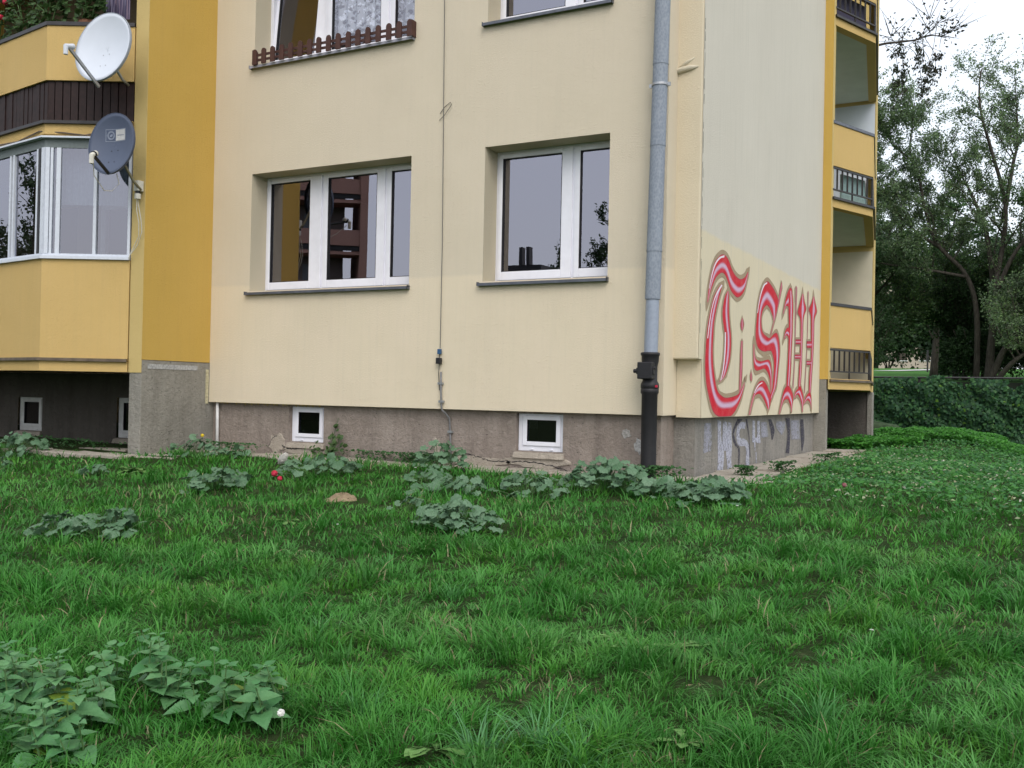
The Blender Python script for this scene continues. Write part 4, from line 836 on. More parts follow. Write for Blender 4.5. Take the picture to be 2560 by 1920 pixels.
def geranium(x, y, z, seed, h, w_, nl, nb, label):
    rg = random.Random(seed); T = empty('geranium_plant', (x, y, z), label, 'flower', 'geraniums on the left balcony')
    MB().lathe([(.09, -.30), (.12, -.06), (.125, -.05), (.11, -.05)], (0, 0), 14).build('pot', plain('clay_pot', (.20, .09, .05), .8), T)
    m = MB(); 
    for k in range(10): q = rg.uniform(0, 2 * PI); a = Vector((math.cos(q) * w_ * rg.uniform(.2, .8), math.sin(q) * w_ * .5, h * rg.uniform(.3, 1))); m.tube([(0, 0, -.08), a * .5 + Vector((0, 0, .04)), a], .005, 5)
    m.build('stem', STEMM, T)
    for k in range(nl):
        q = rg.uniform(0, 2 * PI); rr = rg.random() ** .5; v = Vector((math.cos(q) * w_ * rr, math.sin(q) * w_ * .55 * rr, h * rg.uniform(-.15, 1)))
        put('leaf', GL, T, v, (math.cos(q), math.sin(q), rg.uniform(-.6, .3)), (rg.uniform(-.5, .5), -.6, rg.uniform(.2, 1)), rg.uniform(.05, .09))
    for k in range(nb):
        q = rg.uniform(0, 2 * PI); c = Vector((math.cos(q) * w_ * .8, -w_ * .35, h * rg.uniform(.4, 1.0))); m = MB()
        for i in range(22):
            d = Vector((rg.gauss(0, 1), rg.gauss(0, 1), rg.gauss(0, 1))).normalized(); p = c + d * .028; a = d.cross(Vector((.3, .2, 1))).normalized() * .012; b = d.cross(a).normalized() * .012
            m.quad(p - a - b, p + a - b, p + a + b + d * .004, p - a + b)
        m.build('blossom', REDP, T)
for args in ((-7.0, -1.22, 4.50, 1, .42, .26, 130, 1, 'bushy geranium with a red blossom, nearest to the white dish'), (-7.55, -1.33, 4.50, 2, .5, .3, 150, 1, 'tall dark geranium in the middle of the balcony row with one red head'),
             (-8.15, -1.25, 4.46, 3, .5, .3, 150, 1, 'geranium at the left picture edge with a dull red head low down'), (-8.8, -1.15, 4.46, 4, .45, .3, 80, 1, 'geranium farthest left, mostly outside the picture')):
    geranium(*args)
def plaid():
    m = Mat('plaid_cloth', rough=.9); w_ = m.n('ShaderNodeTexBrick'); w_.inputs['Scale'].default_value = 28; w_.inputs['Color1'].default_value = (.25, .24, .36, 1); w_.inputs['Color2'].default_value = (.22, .16, .2, 1); w_.inputs['Mortar'].default_value = (.06, .05, .10, 1); w_.inputs['Mortar Size'].default_value = .08
    m.l(m.co((1, 1, 1), 'Object'), w_.inputs[0]); m.col(w_.outputs[0]); return m.m
m = MB()
for i in range(24): a, b = i / 24, (i + 1) / 24; m.quad((-7.0 + a * .42, -1.0 + .01 * math.sin(a * 20), 4.5), (-7.0 + b * .42, -1.0 + .01 * math.sin(b * 20), 4.5), (-7.0 + b * .42, -1.0, 5.2), (-7.0 + a * .42, -1.0, 5.2))
tag(m.build('blanket', plaid()), 'checked blanket hanging inside the first-floor loggia behind the white dish', 'blanket')
# ================================================================== paving strip round the plinth
PV = empty('pavement', (0, 0, 0)); tag(PV, 'strip of broken concrete slabs along the foot of the plinth', kind='structure')
rg = random.Random(11)
def slab(cx, cy, w_, d_, z, ang=0, t=.06):
    pts = []
    for sx, sy in ((-1, -1), (0, -1), (1, -1), (1, 0), (1, 1), (0, 1), (-1, 1), (-1, 0)):
        x, y = sx * w_ / 2 + rg.uniform(-.03, .03), sy * d_ / 2 + rg.uniform(-.025, .025); pts.append((cx + x * math.cos(ang) - y * math.sin(ang), cy + x * math.sin(ang) + y * math.cos(ang)))
    tl = [rg.uniform(-.02, .02), rg.uniform(-.02, .02)]
    lo = [(x, y, z - t) for x, y in pts]; hi = [(x, y, z + (x - cx) * tl[0] + (y - cy) * tl[1]) for x, y in pts]
    o = MB().hexa(lo, hi).build('paving_slab', SLAB, PV, bevel=.008); return o
MB().box(-.06, .50, .1, 6.15, -.66, -.601).build('paving_bed', SLAB, PV, bevel=.01); MB().box(-6.15, .1, -.36, .06, -.66, -.606).build('paving_bed', SLAB, PV, bevel=.01)
x = -6.1
while x < -.35:
    w_ = rg.uniform(.42, .62); slab(x + w_ / 2, -.17 + rg.uniform(-.02, .02), w_ - .025, .46, -.592 + rg.uniform(-.012, .01)); x += w_
for k in range(3): slab(-.15 + k * .36, .18 + rg.uniform(-.03, .03), .34, .5, -.598 + rg.uniform(-.01, .01))
y = .55
while y < 6.0:
    w_ = rg.uniform(.45, .6); slab(.20 + rg.uniform(-.02, .03), y + w_ / 2, .55, w_ - .03, -.594 + rg.uniform(-.012, .012)); y += w_
slab(.66, 5.0, .5, .62, -.585, .12); slab(.62, 4.3, .42, .5, -.59, -.1); slab(.3, 6.4, .7, .4, -.57)
x = -8.1
while x < -6.2: slab(x + .25, -1.28, .48, .34, -.60 + rg.uniform(-.01, .01)); x += .52
slab(-5.95, -.75, .45, .6, -.60, .2); slab(-5.9, -1.1, .6, .3, -.61, .3); slab(-7.2, -.5, .8, .5, -.60)

# ================================================================== grass
def in_lawn(x, y):
    ok = ~((x < .05) & (y > -.30)) & ~((x < -6.1) & (y > -1.12)) & ~((x < .54) & (y > -.12)) & ~((x > .3) & (x < .9) & (y > 4.1) & (y < 5.3))
    edge = .07 * fan_noise(x, y, 3.0, 5)
    ok |= (x < -.1) & (x > -6.1) & (y > -.42 + edge) & (y < -.24 + edge) 
    return ok
def blades(n, seed, hscale=1.0, rmin=1.6, rmax=24.0, wide=1.0, mode='lawn', segs=2):
    g = np.random.default_rng(seed); u = g.random(n); p = -.35          # density falls with distance so that the count per view stays even
    if mode == 'lawn':
        e = .25; r = (rmin ** e + u * (rmax ** e - rmin ** e)) ** (1 / e)
        a = g.uniform(R(-80), R(28), n); x = CAM.x + r * np.sin(a); y = CAM.y + r * np.cos(a)
    else:
        x, y = mode(g, n); r = np.hypot(x - CAM.x, y - CAM.y)
    # gather into tufts
    cell = .085 + .012 * r; jx = np.round(x / cell + .5 * fan_noise(x, y, 5, 9)); jy = np.round(y / cell + .5 * fan_noise(x, y, 5, 10))
    h1 = np.modf(np.abs(np.sin(jx * 12.9898 + jy * 78.233) * 43758.5453))[0]; h2 = np.modf(np.abs(np.sin(jx * 39.346 + jy * 11.135) * 24634.63))[0]; h3 = np.modf(np.abs(np.sin(jx * 7.31 + jy * 91.7) * 9134.1))[0]
    cx = (jx + h1 - .5) * cell; cy = (jy + h2 - .5) * cell
    pull = .35 * g.random(n) ** .5 * (.35 + .65 * (h3 > .3)); x = x * (1 - pull) + cx * pull; y = y * (1 - pull) + cy * pull
    ok = in_lawn(x, y) & (y < 16.6); 
    thin = fan_noise(x, y, 1.3, 21) + .5 * fan_noise(x, y, 3.5, 22); ok &= ~((thin > 1.05) & (g.random(n) < .6))
    for (mx_, my_, mr_) in BARE: ok &= ~((np.hypot(x - mx_, y - my_) < mr_ * (.85 + .3 * fan_noise(x, y, 9, 2))) & (g.random(n) < .93))
    x, y, r, h1, h2, h3, cx, cy = [q[ok] for q in (x, y, r, h1, h2, h3, cx, cy)]; n = len(x)
    z = ground_z(x, y) - .004
    big = fan_noise(x, y, .8, 31); ra = g.uniform(0, 2 * PI, n)
    dome = np.clip(fan_noise(x, y, 3.1, 32) * .9 + fan_noise(x, y, 6.5, 33) * .7, -1, 1.2)      # tussocks some 20 to 40 cm across
    H = (.054 + .026 * h3 + .042 * dome + .014 * np.clip(big, -1, 1)) * g.uniform(.45, 1.3, n) * hscale; H = np.clip(H, .026, .20)
    H *= np.where(y > -.45, .75, 1.0)
    TD = np.full(n, 9.0)                      # round tussocks of taller, darker grass on a jittered pattern
    for ox in (-1, 0, 1):
        for oy in (-1, 0, 1):
            ix, iy = np.floor(x / .46) + ox, np.floor(y / .46) + oy; a1 = np.modf(np.abs(np.sin(ix * 127.1 + iy * 311.7) * 43758.5))[0]; a2 = np.modf(np.abs(np.sin(ix * 269.5 + iy * 183.3) * 43758.5))[0]; a3 = np.modf(np.abs(np.sin(ix * 419.2 + iy * 371.9) * 43758.5))[0]
            dd_ = np.hypot(x - (ix + a1) * .46, y - (iy + a2) * .46) / (.085 + .10 * a3); TD = np.minimum(TD, np.where(a3 > .25, dd_, 9))
    tus = np.exp(-TD ** 2); ring = np.exp(-((TD - 1.45) / .35) ** 2); H = H * (1 + .75 * tus - .30 * ring)
    gxd = -(fan_noise(x + .03, y, 3.1, 32) - fan_noise(x - .03, y, 3.1, 32)); gyd = -(fan_noise(x, y + .03, 3.1, 32) - fan_noise(x, y - .03, 3.1, 32))
    vx = np.cos(ra) * .75 + (x - cx) / .06 * .30 + gxd * 1.3 + .12 * fan_noise(x, y, .9, 51); vy = np.sin(ra) * .75 + (y - cy) / .06 * .30 + gyd * 1.3 + .12 * fan_noise(x, y, .9, 52)
    da = np.arctan2(vy, vx); lean = np.clip(.35 + .55 * np.hypot(vx, vy) + g.normal(0, .25, n), .08, 1.5)
    dx, dy = np.cos(da), np.sin(da); wdt = g.uniform(.0010, .0025, n) * wide * (1 + .17 * np.maximum(0, r - 3.5)); sa = da + PI / 2 + g.normal(0, .6, n); sx, sy = np.cos(sa) * wdt, np.sin(sa) * wdt
    c0 = np.array([.032, .155, .019]); c1 = np.array([.069, .272, .039]); c2 = np.array([.165, .360, .115]); c3 = np.array([.105, .300, .030]); straw = np.array([.34, .31, .17])
    t = np.clip(.5 + .55 * fan_noise(x, y, 1.9, 41) + .45 * (h1 - .5) + .38 * np.clip(fan_noise(x, y, 4.4, 46), -1, 1) + .15 * dome + g.normal(0, .2, n), 0, 1)[:, None]
    C = c0 * (1 - t) + c1 * t
    C = C * (1 - .8 * tus[:, None]) + np.array([.025, .155, .014]) * .8 * tus[:, None]
    pal = (1 - .75 * tus)[:, None] * (np.clip((h2 - .62) * 3, 0, 1) * .35 + np.clip(fan_noise(x, y, 1.3, 43) + .0, 0, 1) * .8)[:, None] * g.random(n)[:, None] ** 1.3; C = C * (1 - pal) + c2 * pal
    yl = (np.clip(fan_noise(x, y, 2.3, 45) * 1.4, 0, 1) * .7 * g.random(n))[:, None]; C = C * (1 - yl) + c3 * yl
    s = (g.random(n) < .020 + .16 * np.clip(thin[ok] - .35, 0, 1))[:, None]; C = np.where(s, straw * g.uniform(.5, 1, n)[:, None], C)
    S = segs; K = 2 * S + 1; V = np.empty((n, K, 3))
    for i in range(S + 1):
        t = i / S; q = lean * t ** 1.7; px, py = x + dx * H * q, y + dy * H * q; pz = z + H * (t * 1.05 - .40 * np.minimum(lean, 1.35) * t ** 2.6); wv = (1 - t ** 2 * .75)
        if i < S: V[:, 2 * i] = np.stack([px - sx * wv, py - sy * wv, pz], 1); V[:, 2 * i + 1] = np.stack([px + sx * wv, py + sy * wv, pz], 1)
        else: V[:, 2 * S] = np.stack([px, py, pz], 1)
    base = np.arange(n) * K; Lc = []; sc = []; q = 0
    for i in range(S - 1): Lc += [base + 2 * i, base + 2 * i + 1, base + 2 * i + 3, base + 2 * i + 2]; sc.append(q); q += 4
    Lc += [base + 2 * S - 2, base + 2 * S - 1, base + 2 * S]; sc.append(q); q += 3
    L = np.stack(Lc, 1).ravel(); st = (np.arange(n)[:, None] * q + np.array(sc)[None]).ravel()
    CC = np.ones((n, K, 4)); CC[:, :, :3] = C[:, None, :]
    return V.reshape(-1, 3), L, st, CC.reshape(-1, 4), n
BARE = [(1.84, -5.44, .13), (-2.03, -2.61, .20), (-1.58, -2.16, .08), (.95, -6.55, .05), (2.1, -4.9, .06), (-.6, -4.4, .07)]
TUFT0 = [(1.57, -6.2, 60, .16, .0034, (.10, .28, .10)), (1.42, -6.30, 45, .15, .0034, (.10, .27, .10)), (1.74, -6.25, 40, .14, .0032, (.09, .26, .08)), (.91, -6.25, 34, .13, .0026, (.08, .26, .07)), (.75, -6.1, 30, .12, .0026, (.07, .25, .05)),
         (.39, -4.82, 34, .12, .0026, (.08, .26, .07)), (-.3, -4.4, 34, .12, .0026, (.07, .25, .06)), (1.0, -5.2, 34, .12, .0026, (.08, .26, .07)), (2.3, -5.6, 60, .16, .003, (.07, .24, .06)), (.2, -5.6, 30, .12, .0026, (.09, .27, .08))]
MALLOWS = [(-7.75, -1.45, .45, .45, 70, .20, 1, 'grey-green mallow clump in front of the dark opening under the left bay'), (-2.80, -4.50, .19, .20, 26, .11, 2, 'low blue-grey mallow patch in the left lawn, left half of a pair'), (-2.48, -4.36, .22, .22, 36, .13, 3, 'low blue-grey mallow patch in the left lawn, right half of a pair'),
           (-3.42, -2.50, .30, .38, 60, .13, 4, 'mallow clump left of the small red flowers'), (-5.55, -.62, .32, .32, 30, .17, 5, 'dark mallow against the grey pier, with a yellow flower beside it'), (-3.22, -1.35, .38, .45, 66, .14, 6, 'wide mallow clump below the left cellar window'),
           (-2.42, -.35, .26, .28, 52, .24, 7, 'rounded mallow clump touching the slabs below the conduit'), (-.53, -3.15, .30, .24, 66, .14, 8, 'dense blue-green mallow clump nearest to the viewer in mid lawn'), (-1.45, -1.75, .34, .36, 44, .11, 9, 'sparse pale mallow clump below the right cellar window'),
           (-.85, -1.5, .30, .34, 46, .15, 10, 'mallow clump just left of the downpipe foot'), (-.34, -1.0, .42, .34, 120, .22, 11, 'largest mallow clump, heaped round the foot of the black downpipe'), (.62, -1.32, .34, .34, 90, .15, 12, 'mallow clump at the building corner under the graffiti'),
           (.15, -1.12, .2, .2, 32, .14, 13, 'mallow leaves linking the two big clumps by the corner'), (-6.74, -2.30, .14, .15, 12, .1, 14, 'few pale mallow leaves at the left picture edge'), (-5.13, -.5, .18, .2, 16, .09, 15, 'small mallow on the slabs left of the left cellar window'), (-1.23, -2.75, .15, .15, 10, .1, 16, 'handful of mallow leaves beside the sandy spot'), (-5.2, -2.35, .15, .2, 14, .09, 17, 'small pale mallow in front of the pier'), (-1.95, -1.35, .2, .25, 18, .09, 18, 'scattered mallow leaves on the lawn between the cellar windows')]
NETTLES = [(.10, -6.87, .27, .17, 17, .235, 1, 'biggest nettle clump in the lower left corner', 3), (.17, -6.50, .17, .10, 11, .22, 2, 'nettle clump at the back of the foreground group', 1), (.55, -6.46, .20, .12, 13, .225, 3, 'nettle clump on the right of the foreground group', 2), (-.11, -6.22, .04, .03, 2, .15, 4, 'single small nettle shoot behind the foreground group', 0),
           (.36, -7.03, .14, .08, 8, .21, 5, 'nettles cut off by the bottom left picture edge', 4), (-.25, -6.75, .15, .12, 9, .23, 6, 'nettles at the very left picture edge', 1)]
ROSETTES = [(1.50, -5.22, 12, .10, 1, 'dandelion rosette left of the bare soil patch'), (1.64, -5.12, 12, .10, 2, 'dandelion rosette directly behind the bare soil patch'), (1.36, -5.10, 9, .08, 3, 'small dandelion rosette in the mid right lawn'), (1.29, -6.37, 7, .12, 4, 'large-leaved dandelion at the bottom picture edge'), (1.96, -5.97, 8, .08, 5, 'light green dandelion at the bottom edge, right of the long grass'),
            (-1.69, -3.65, 8, .09, 6, 'pale dandelion in the lawn left of centre'), (1.78, -5.0, 9, .08, 7, 'dandelion rosette right of the pair by the bare patch'), (-5.1, -2.1, 16, .16, 8, 'bright green broad-leaved rosette in front of the pier'), (-4.9, -2.3, 12, .14, 9, 'second bright green rosette in front of the pier')]
FLOWERS = [('red_flower', -3.12, -2.20, .10, REDP, .024, 'small red flower head in the grass, left of two', 'flower', 8, True), ('red_flower', -3.02, -2.24, .07, REDP, .018, 'smaller red flower head in the grass, right of two', 'flower', 8, True), ('clover_flower', .85, -6.58, .11, WHP, .0085, 'white clover head beside the nettles', 'flower', 8, True),
           ('white_flower', -1.20, -3.72, .04, WHP, .011, 'white daisy in the lawn below the sandy molehill', 'flower'), ('white_flower', 2.31, -4.57, .05, WHP, .011, 'white daisy in the right lawn', 'flower'), ('pink_flower', 1.55, -.75, .10, plain('dusty_pink_petal', (.35, .12, .14), .6), .015, 'dusty pink clover head in the right lawn', 'flower', 8, True),
           ('dandelion_flower', -5.60, -.66, .22, YELP, .017, 'yellow flower in front of the grey pier', 'flower', 10, True), ('white_flower', -2.31, -1.15, .08, WHP, .016, 'pale flower between the mallow clumps by the conduit', 'flower'), ('white_flower', 1.0, -1.9, .06, WHP, .014, 'white petal flower in front of the corner mallow', 'flower')]
MOUNDS = [(-2.03, -2.61, .15, .14, .075, 1, 'low sandy molehill in the left lawn'), (1.84, -5.44, .10, .08, .018, 2, 'bare dry soil patch in the right foreground lawn', 'bare_patch'), (-1.58, -2.16, .08, .07, .03, 3, 'small sandy molehill in front of the mallows')]
STONE = (-4.19, -.88)

V, L_, st, C_, n = blades(195000, 1, rmin=1.8, rmax=6.2, segs=3, wide=1.3)
V2, L2, st2, C2, n2 = blades(205000, 2, rmin=6.2, rmax=24, segs=2, wide=1.4)
G1 = npmesh('grass', np.concatenate([V, V2]), np.concatenate([L_, L2 + len(V)]), np.concatenate([st, st2 + len(L_)]), np.concatenate([C_, C2]), GRASSM); tag(G1, 'thick uneven green lawn grass in front of the building', kind='stuff')
# long arching blades in the nearer tufts
def long_tufts():
    g = np.random.default_rng(5); Vs, Ls, Ss, Cs = [], [], [], []; nv = 0; nl = 0
    for (tx, ty, n, hh, ww, tone) in TUFTS:
        for k in range(n):
            q = g.uniform(0, 2 * PI); rr = abs(g.normal(0, .035)) + .005; x0, y0 = tx + rr * math.cos(q), ty + rr * math.sin(q); z0 = gz(x0, y0)
            h = hh * g.uniform(.5, 1.15); lean = g.uniform(.3, 1.3); w_ = ww * g.uniform(.7, 1.2); q2 = q + g.normal(0, .5); dx, dy = math.cos(q2), math.sin(q2); sa = q2 + PI / 2; sx, sy = math.cos(sa), math.sin(sa)
            P = []
            for i in range(5):
                t = i / 4; d_ = h * lean * t ** 1.6; zz = z0 + h * (t - .42 * lean * t * t * t); wv = w_ * (1 - t ** 2.2) * (.75 if i == 0 else 1)
                if i < 4: P += [(x0 + dx * d_ - sx * wv, y0 + dy * d_ - sy * wv, zz), (x0 + dx * d_ + sx * wv, y0 + dy * d_ + sy * wv, zz)]
                else: P.append((x0 + dx * d_, y0 + dy * d_, zz))
            Vs += P
            for i in range(3): Ls += [nv + 2 * i, nv + 2 * i + 1, nv + 2 * i + 3, nv + 2 * i + 2]; Ss.append(nl); nl += 4
            Ls += [nv + 6, nv + 7, nv + 8]; Ss.append(nl); nl += 3; nv += 9
            c = np.array(tone) * g.uniform(.75, 1.2); Cs += [(c[0], c[1], c[2], 1)] * 9
    return npmesh('long_grass', np.array(Vs), np.array(Ls), np.array(Ss), np.array(Cs), GRASSM)
rg = np.random.default_rng(77); TUFTS = list(TUFT0)
for k in range(170):
    r = rg.uniform(2.3, 8.5); a = rg.uniform(R(-66), R(8)); x, y = CAM.x + r * math.sin(a), CAM.y + r * math.cos(a)
    if y > -.9 and x < .5: continue
    TUFTS.append((x, y, int(rg.uniform(18, 46)), rg.uniform(.09, .17), rg.uniform(.0018, .0030), [(.05, .22, .03), (.04, .18, .025), (.09, .28, .06), (.07, .26, .035)][k % 4]))
tag(long_tufts(), 'longer arching grass blades standing in loose tufts across the lawn', kind='stuff')
# broad small-leaved ground cover on the bank to the right
def cover(name, n, fx, size, tones, hfun, seed, label, up=.8):
    g = np.random.default_rng(seed); x, y = fx(g, n); z = ground_z(x, y) + hfun(x, y) * (1 - g.random(len(x)) ** 2 * .8); n = len(x)
    az = g.uniform(0, 2 * PI, n); d = np.stack([np.cos(az), np.sin(az), g.normal(0, .35, n)], 1); nrm = np.stack([g.normal(0, .45, n), g.normal(-.15, .45, n), np.full(n, up)], 1)
    s = np.cross(d, nrm); s /= np.linalg.norm(s, axis=1)[:, None]; d /= np.linalg.norm(d, axis=1)[:, None]
    k = (size * g.uniform(.6, 1.3, n))[:, None]; p = np.stack([x, y, z], 1)
    V = np.stack([p - d * k * .5, p + s * k * .34 + nrm * .006, p + d * k * .55, p - s * k * .34 + nrm * .006], 1).reshape(-1, 3)
    L = np.arange(4 * n); st = np.arange(n) * 4; T = np.array(tones); ti = np.clip(((g.random(n) * .7 + .3 * (.5 + .5 * fan_noise(x, y, 1.2, seed))) * len(T)).astype(int), 0, len(T) - 1)
    C = T[ti] * g.uniform(.75, 1.2, n)[:, None]; CC = np.ones((n, 4, 4)); CC[:, :, :3] = C[:, None]
    o = npmesh(name, V, L, st, CC.reshape(-1, 4), LEAFM); return tag(o, label, kind='stuff')
def bank(g, n):
    x = g.uniform(.45, 8, n); y = g.uniform(-2.2, 14.5, n); e = .5 * fan_noise(x, y, .9, 61) + .2 * fan_noise(x, y, 2.4, 62)
    dens = np.clip((y + 1.2 + (x - 1.0) * .25 + e) / 1.8, 0, 1) * np.clip(.75 + e, .15, 1); dens = np.where((x < .95) & (y > -.2) & (y < 6), dens * np.clip((x - .74) * 3 + .25 * e, 0, 1), dens)
    k = g.random(n) < dens; return x[k], y[k]
G = [(.055, .19, .04), (.07, .24, .05), (.09, .28, .06), (.05, .17, .055), (.10, .26, .09)]
cover('ground_cover', 70000, bank, .047, G + [(.16, .30, .12)], lambda x, y: .07 + .05 * fan_noise(x, y, 2.2, 63), 8, 'low leafy ground cover spreading over the bank beside the gable')
def ridge(g, n):
    c = RIDGE; k = g.integers(0, len(c), n); c = np.array(c)[k]; q = g.uniform(0, 2 * PI, n); r = g.random(n) ** .5; return c[:, 0] + c[:, 2] * r * np.cos(q), c[:, 1] + c[:, 3] * r * np.sin(q)
RIDGE = [(.7, 12.2, 1.0, .6), (1.6, 11.6, .8, .6), (2.2, 9.6, .9, .7), (4.2, 10.4, 1.2, .9), (.3, 7.0, .35, .4), (.7, 7.9, .6, .6), (1.2, 9.2, .8, .5), (6, 10, 1.5, 1)]
cover('goutweed', 26000, ridge, .055, [(.06, .23, .03), (.085, .29, .04), (.05, .19, .03)], lambda x, y: .15 + .05 * fan_noise(x, y, 1.6, 65), 9, 'bright green goutweed mounding along the crest of the bank')
def specks(g, n):
    x = g.uniform(.7, 5, n); y = g.uniform(-1.6, 7, n); k = (fan_noise(x, y, 1.4, 71) > .12); return x[k], y[k]
cover('pale_fallen_leaves', 3200, specks, .030, [(.45, .45, .28), (.38, .42, .26), (.30, .36, .18), (.5, .5, .42)], lambda x, y: .10 + 0 * x, 10, 'pale dry leaves and petals scattered over the ground cover')
def wallweeds(g, n):
    c = np.array(WALLW)[g.integers(0, len(WALLW), n)]; return c[:, 0] + g.normal(0, c[:, 2], n), c[:, 1] + g.normal(0, .04, n)
WALLW = [(-3.55, -.02, .25), (-3.1, -.0, .12), (.50, 1.7, .08), (.62, 3.6, .10), (-5.6, -.2, .2), (-2.95, .02, .1), (-7.6, -.9, .5), (-.2, -.2, .1), (.30, .9, .05)]
cover('wall_weeds', 2600, wallweeds, .035, [(.05, .14, .04), (.07, .18, .06), (.06, .15, .05)], lambda x, y: .13 + 0 * x, 12, 'small weeds growing from the joint between slabs and plinth', .5)

# ================================================================== leafy plants
def mallow(x, y, rx, ry, n, h, seed, label, size=.080):
    n = int(n * 1.3); y -= .06 + h * .5
    rg = random.Random(seed); z = gz(x, y); T = empty('mallow_plant', (x, y, z), label, 'weed', 'mallow clumps in the lawn'); m = MB(); y0_ = 0
    for k in range(n):
        q = rg.uniform(0, 2 * PI); rr = rg.random() ** .55; px, py = rx * rr * math.cos(q), ry * rr * math.sin(q)
        hh = h * (1.0 - rr ** 2.2) ** .5 * rg.uniform(.35, 1.15) + .03; p = Vector((px, py, hh + gz(x + px, y + py) - z))
        out = Vector((math.cos(q) * (.2 + rr) + rg.uniform(-.3, .3), math.sin(q) * (.2 + rr) - .25, rg.uniform(-.95, .3))); up = Vector((math.cos(q) * .7 * rr + rg.uniform(-.7, .7), math.sin(q) * .7 * rr - .4 + rg.uniform(-.6, .5), .8))
        put('leaf', ML[k % 3], T, p, out, up, size * rg.uniform(.55, 1.35))
        m.tube([(px * .3, py * .3, -.01), tuple(p * .6 + Vector((0, 0, -.01))), tuple(p - out.normalized() * .01)], .0022, 3, False)
    m.build('stem', STEMM, T); return T
for a in MALLOWS: mallow(*a)
def nettle(x, y, rx, ry, ns, h, seed, label, yellow=2):
    rg = random.Random(seed); z = gz(x, y); T = empty('nettle_plant', (x, y, z), label, 'nettle', 'stinging nettles in the foreground'); cnt = 0
    for s in range(ns):
        q = rg.uniform(0, 2 * PI); rr = rg.random() ** .5; bx, by = rx * rr * math.cos(q), ry * rr * math.sin(q); hh = h * rg.uniform(.65, 1.1) * (1 - .35 * rr); bz = gz(x + bx, y + by) - z
        tx, ty = bx + rg.uniform(-.05, .05), by + rg.uniform(-.05, .03); base = Vector((bx, by, bz - .01)); top = Vector((tx, ty, bz + hh))
        MB().tube([base, (base + top) / 2 + Vector((.01, 0, 0)), top], [.0035, .003, .002], 5).build('stem', STEMM, T)
        a0 = rg.uniform(0, PI); np_ = max(3, int(hh / .042))
        for k in range(np_):
            t = 1 - k / np_ * .85; p = base + (top - base) * t; sz = (.034 + .060 * min(1, k / 2.0 + .15)) * rg.uniform(.8, 1.15) * (h / .3) ** .4; el = .42 - .22 * k
            for sd in (0, PI):
                a = a0 + k * PI / 2 + sd + rg.uniform(-.25, .25); d = Vector((math.cos(a), math.sin(a), max(-.5, el) + rg.uniform(-.12, .12)))
                lf = NLY if (yellow and rg.random() < .035 * yellow and k > 1) else NL[cnt % 2]
                put('leaf', lf, T, p + d.normalized() * .008, d, (rg.uniform(-.2, .2), rg.uniform(-.35, .05), 1), sz, 1.12); cnt += 1
    return T
for a in NETTLES: nettle(*a)
def rosette(x, y, n, sz, seed, label):
    rg = random.Random(seed); z = gz(x, y); T = empty('dandelion_plant', (x, y, z), label, 'dandelion', 'dandelion rosettes in the lawn')
    for k in range(n):
        a = 2 * PI * k / n * 2.4 + rg.uniform(-.3, .3); d = Vector((math.cos(a), math.sin(a), rg.uniform(.25, .8))); put('leaf', DL, T, (0, 0, .015), d, (0, 0, 1), sz * rg.uniform(.7, 1.2), 1.5)
    return T
for a in ROSETTES: rosette(*a)
def flower(name, x, y, h, mat, rr, label, cat, npet=8, dome=False):
    z = gz(x, y); T = empty(name, (x, y, z), label, cat); MB().tube([(0, 0, 0), (.006, 0, h * .5), (0, .004, h)], .0018, 5).build('stem', STEMM, T); m = MB()
    if dome:
        g = random.Random(int(x * 100)); 
        for i in range(80):
            d = Vector((g.gauss(0, 1), g.gauss(0, 1), g.gauss(.2, 1))).normalized(); p = Vector((0, 0, h)) + d * rr; a = d.cross(Vector((.2, .1, 1))).normalized() * rr * .3; b = d.cross(a).normalized() * rr * .45; m.quad(p - a - b, p + a - b, p + a + b + d * .003, p - a + b + d * .003)
    else:
        for k in range(npet):
            q = 2 * PI * k / npet; c, s_ = math.cos(q), math.sin(q); c1, s1 = math.cos(q + .3), math.sin(q + .3); c2, s2 = math.cos(q - .3), math.sin(q - .3)
            m.poly([(0, 0, h), (c2 * rr * .7, s2 * rr * .7, h + .004), (c * rr, s_ * rr, h + .001), (c1 * rr * .7, s1 * rr * .7, h + .004)])
    m.build('blossom', mat, T)
for a in FLOWERS: flower(*a)
def mound(x, y, rx, ry, h, seed, label, name='molehill'):
    z = gz(x, y) - .02; V = []; nr, ns = 7, 22; g = random.Random(seed)
    for i in range(nr + 1):
        for k in range(ns): t = i / nr; q = 2 * PI * k / ns; j = g.uniform(.85, 1.15); V.append((rx * t * j * math.cos(q), ry * t * j * math.sin(q), h * (1 - t * t) * g.uniform(.7, 1.2)))
    m = MB(); m.v = V; m.f = [(i * ns + k, i * ns + (k + 1) % ns, (i + 1) * ns + (k + 1) % ns, (i + 1) * ns + k) for i in range(nr) for k in range(ns)]
    o = m.build(name, SAND, None, smooth=True); o.location = (x, y, z); tag(o, label, 'molehill' if name == 'molehill' else 'bare patch')
for a in MOUNDS: mound(*a)
x, y = STONE; g = random.Random(4); bm = bmesh.new(); bmesh.ops.create_icosphere(bm, subdivisions=2, radius=.06)
for v in bm.verts: v.co = Vector((v.co.x * 1.0, v.co.y * .8, v.co.z * 1.0 + v.co.x * .6)) * g.uniform(.85, 1.15)
me = bpy.data.meshes.new('stone'); bm.to_mesh(me); bm.free(); me.materials.append(STONEM); o = bpy.data.objects.new('stone', me); COL.objects.link(o); o.location = (x, y, gz(x, y) + .05); tag(o, 'angular pale lump of broken concrete lying in the grass', 'stone')
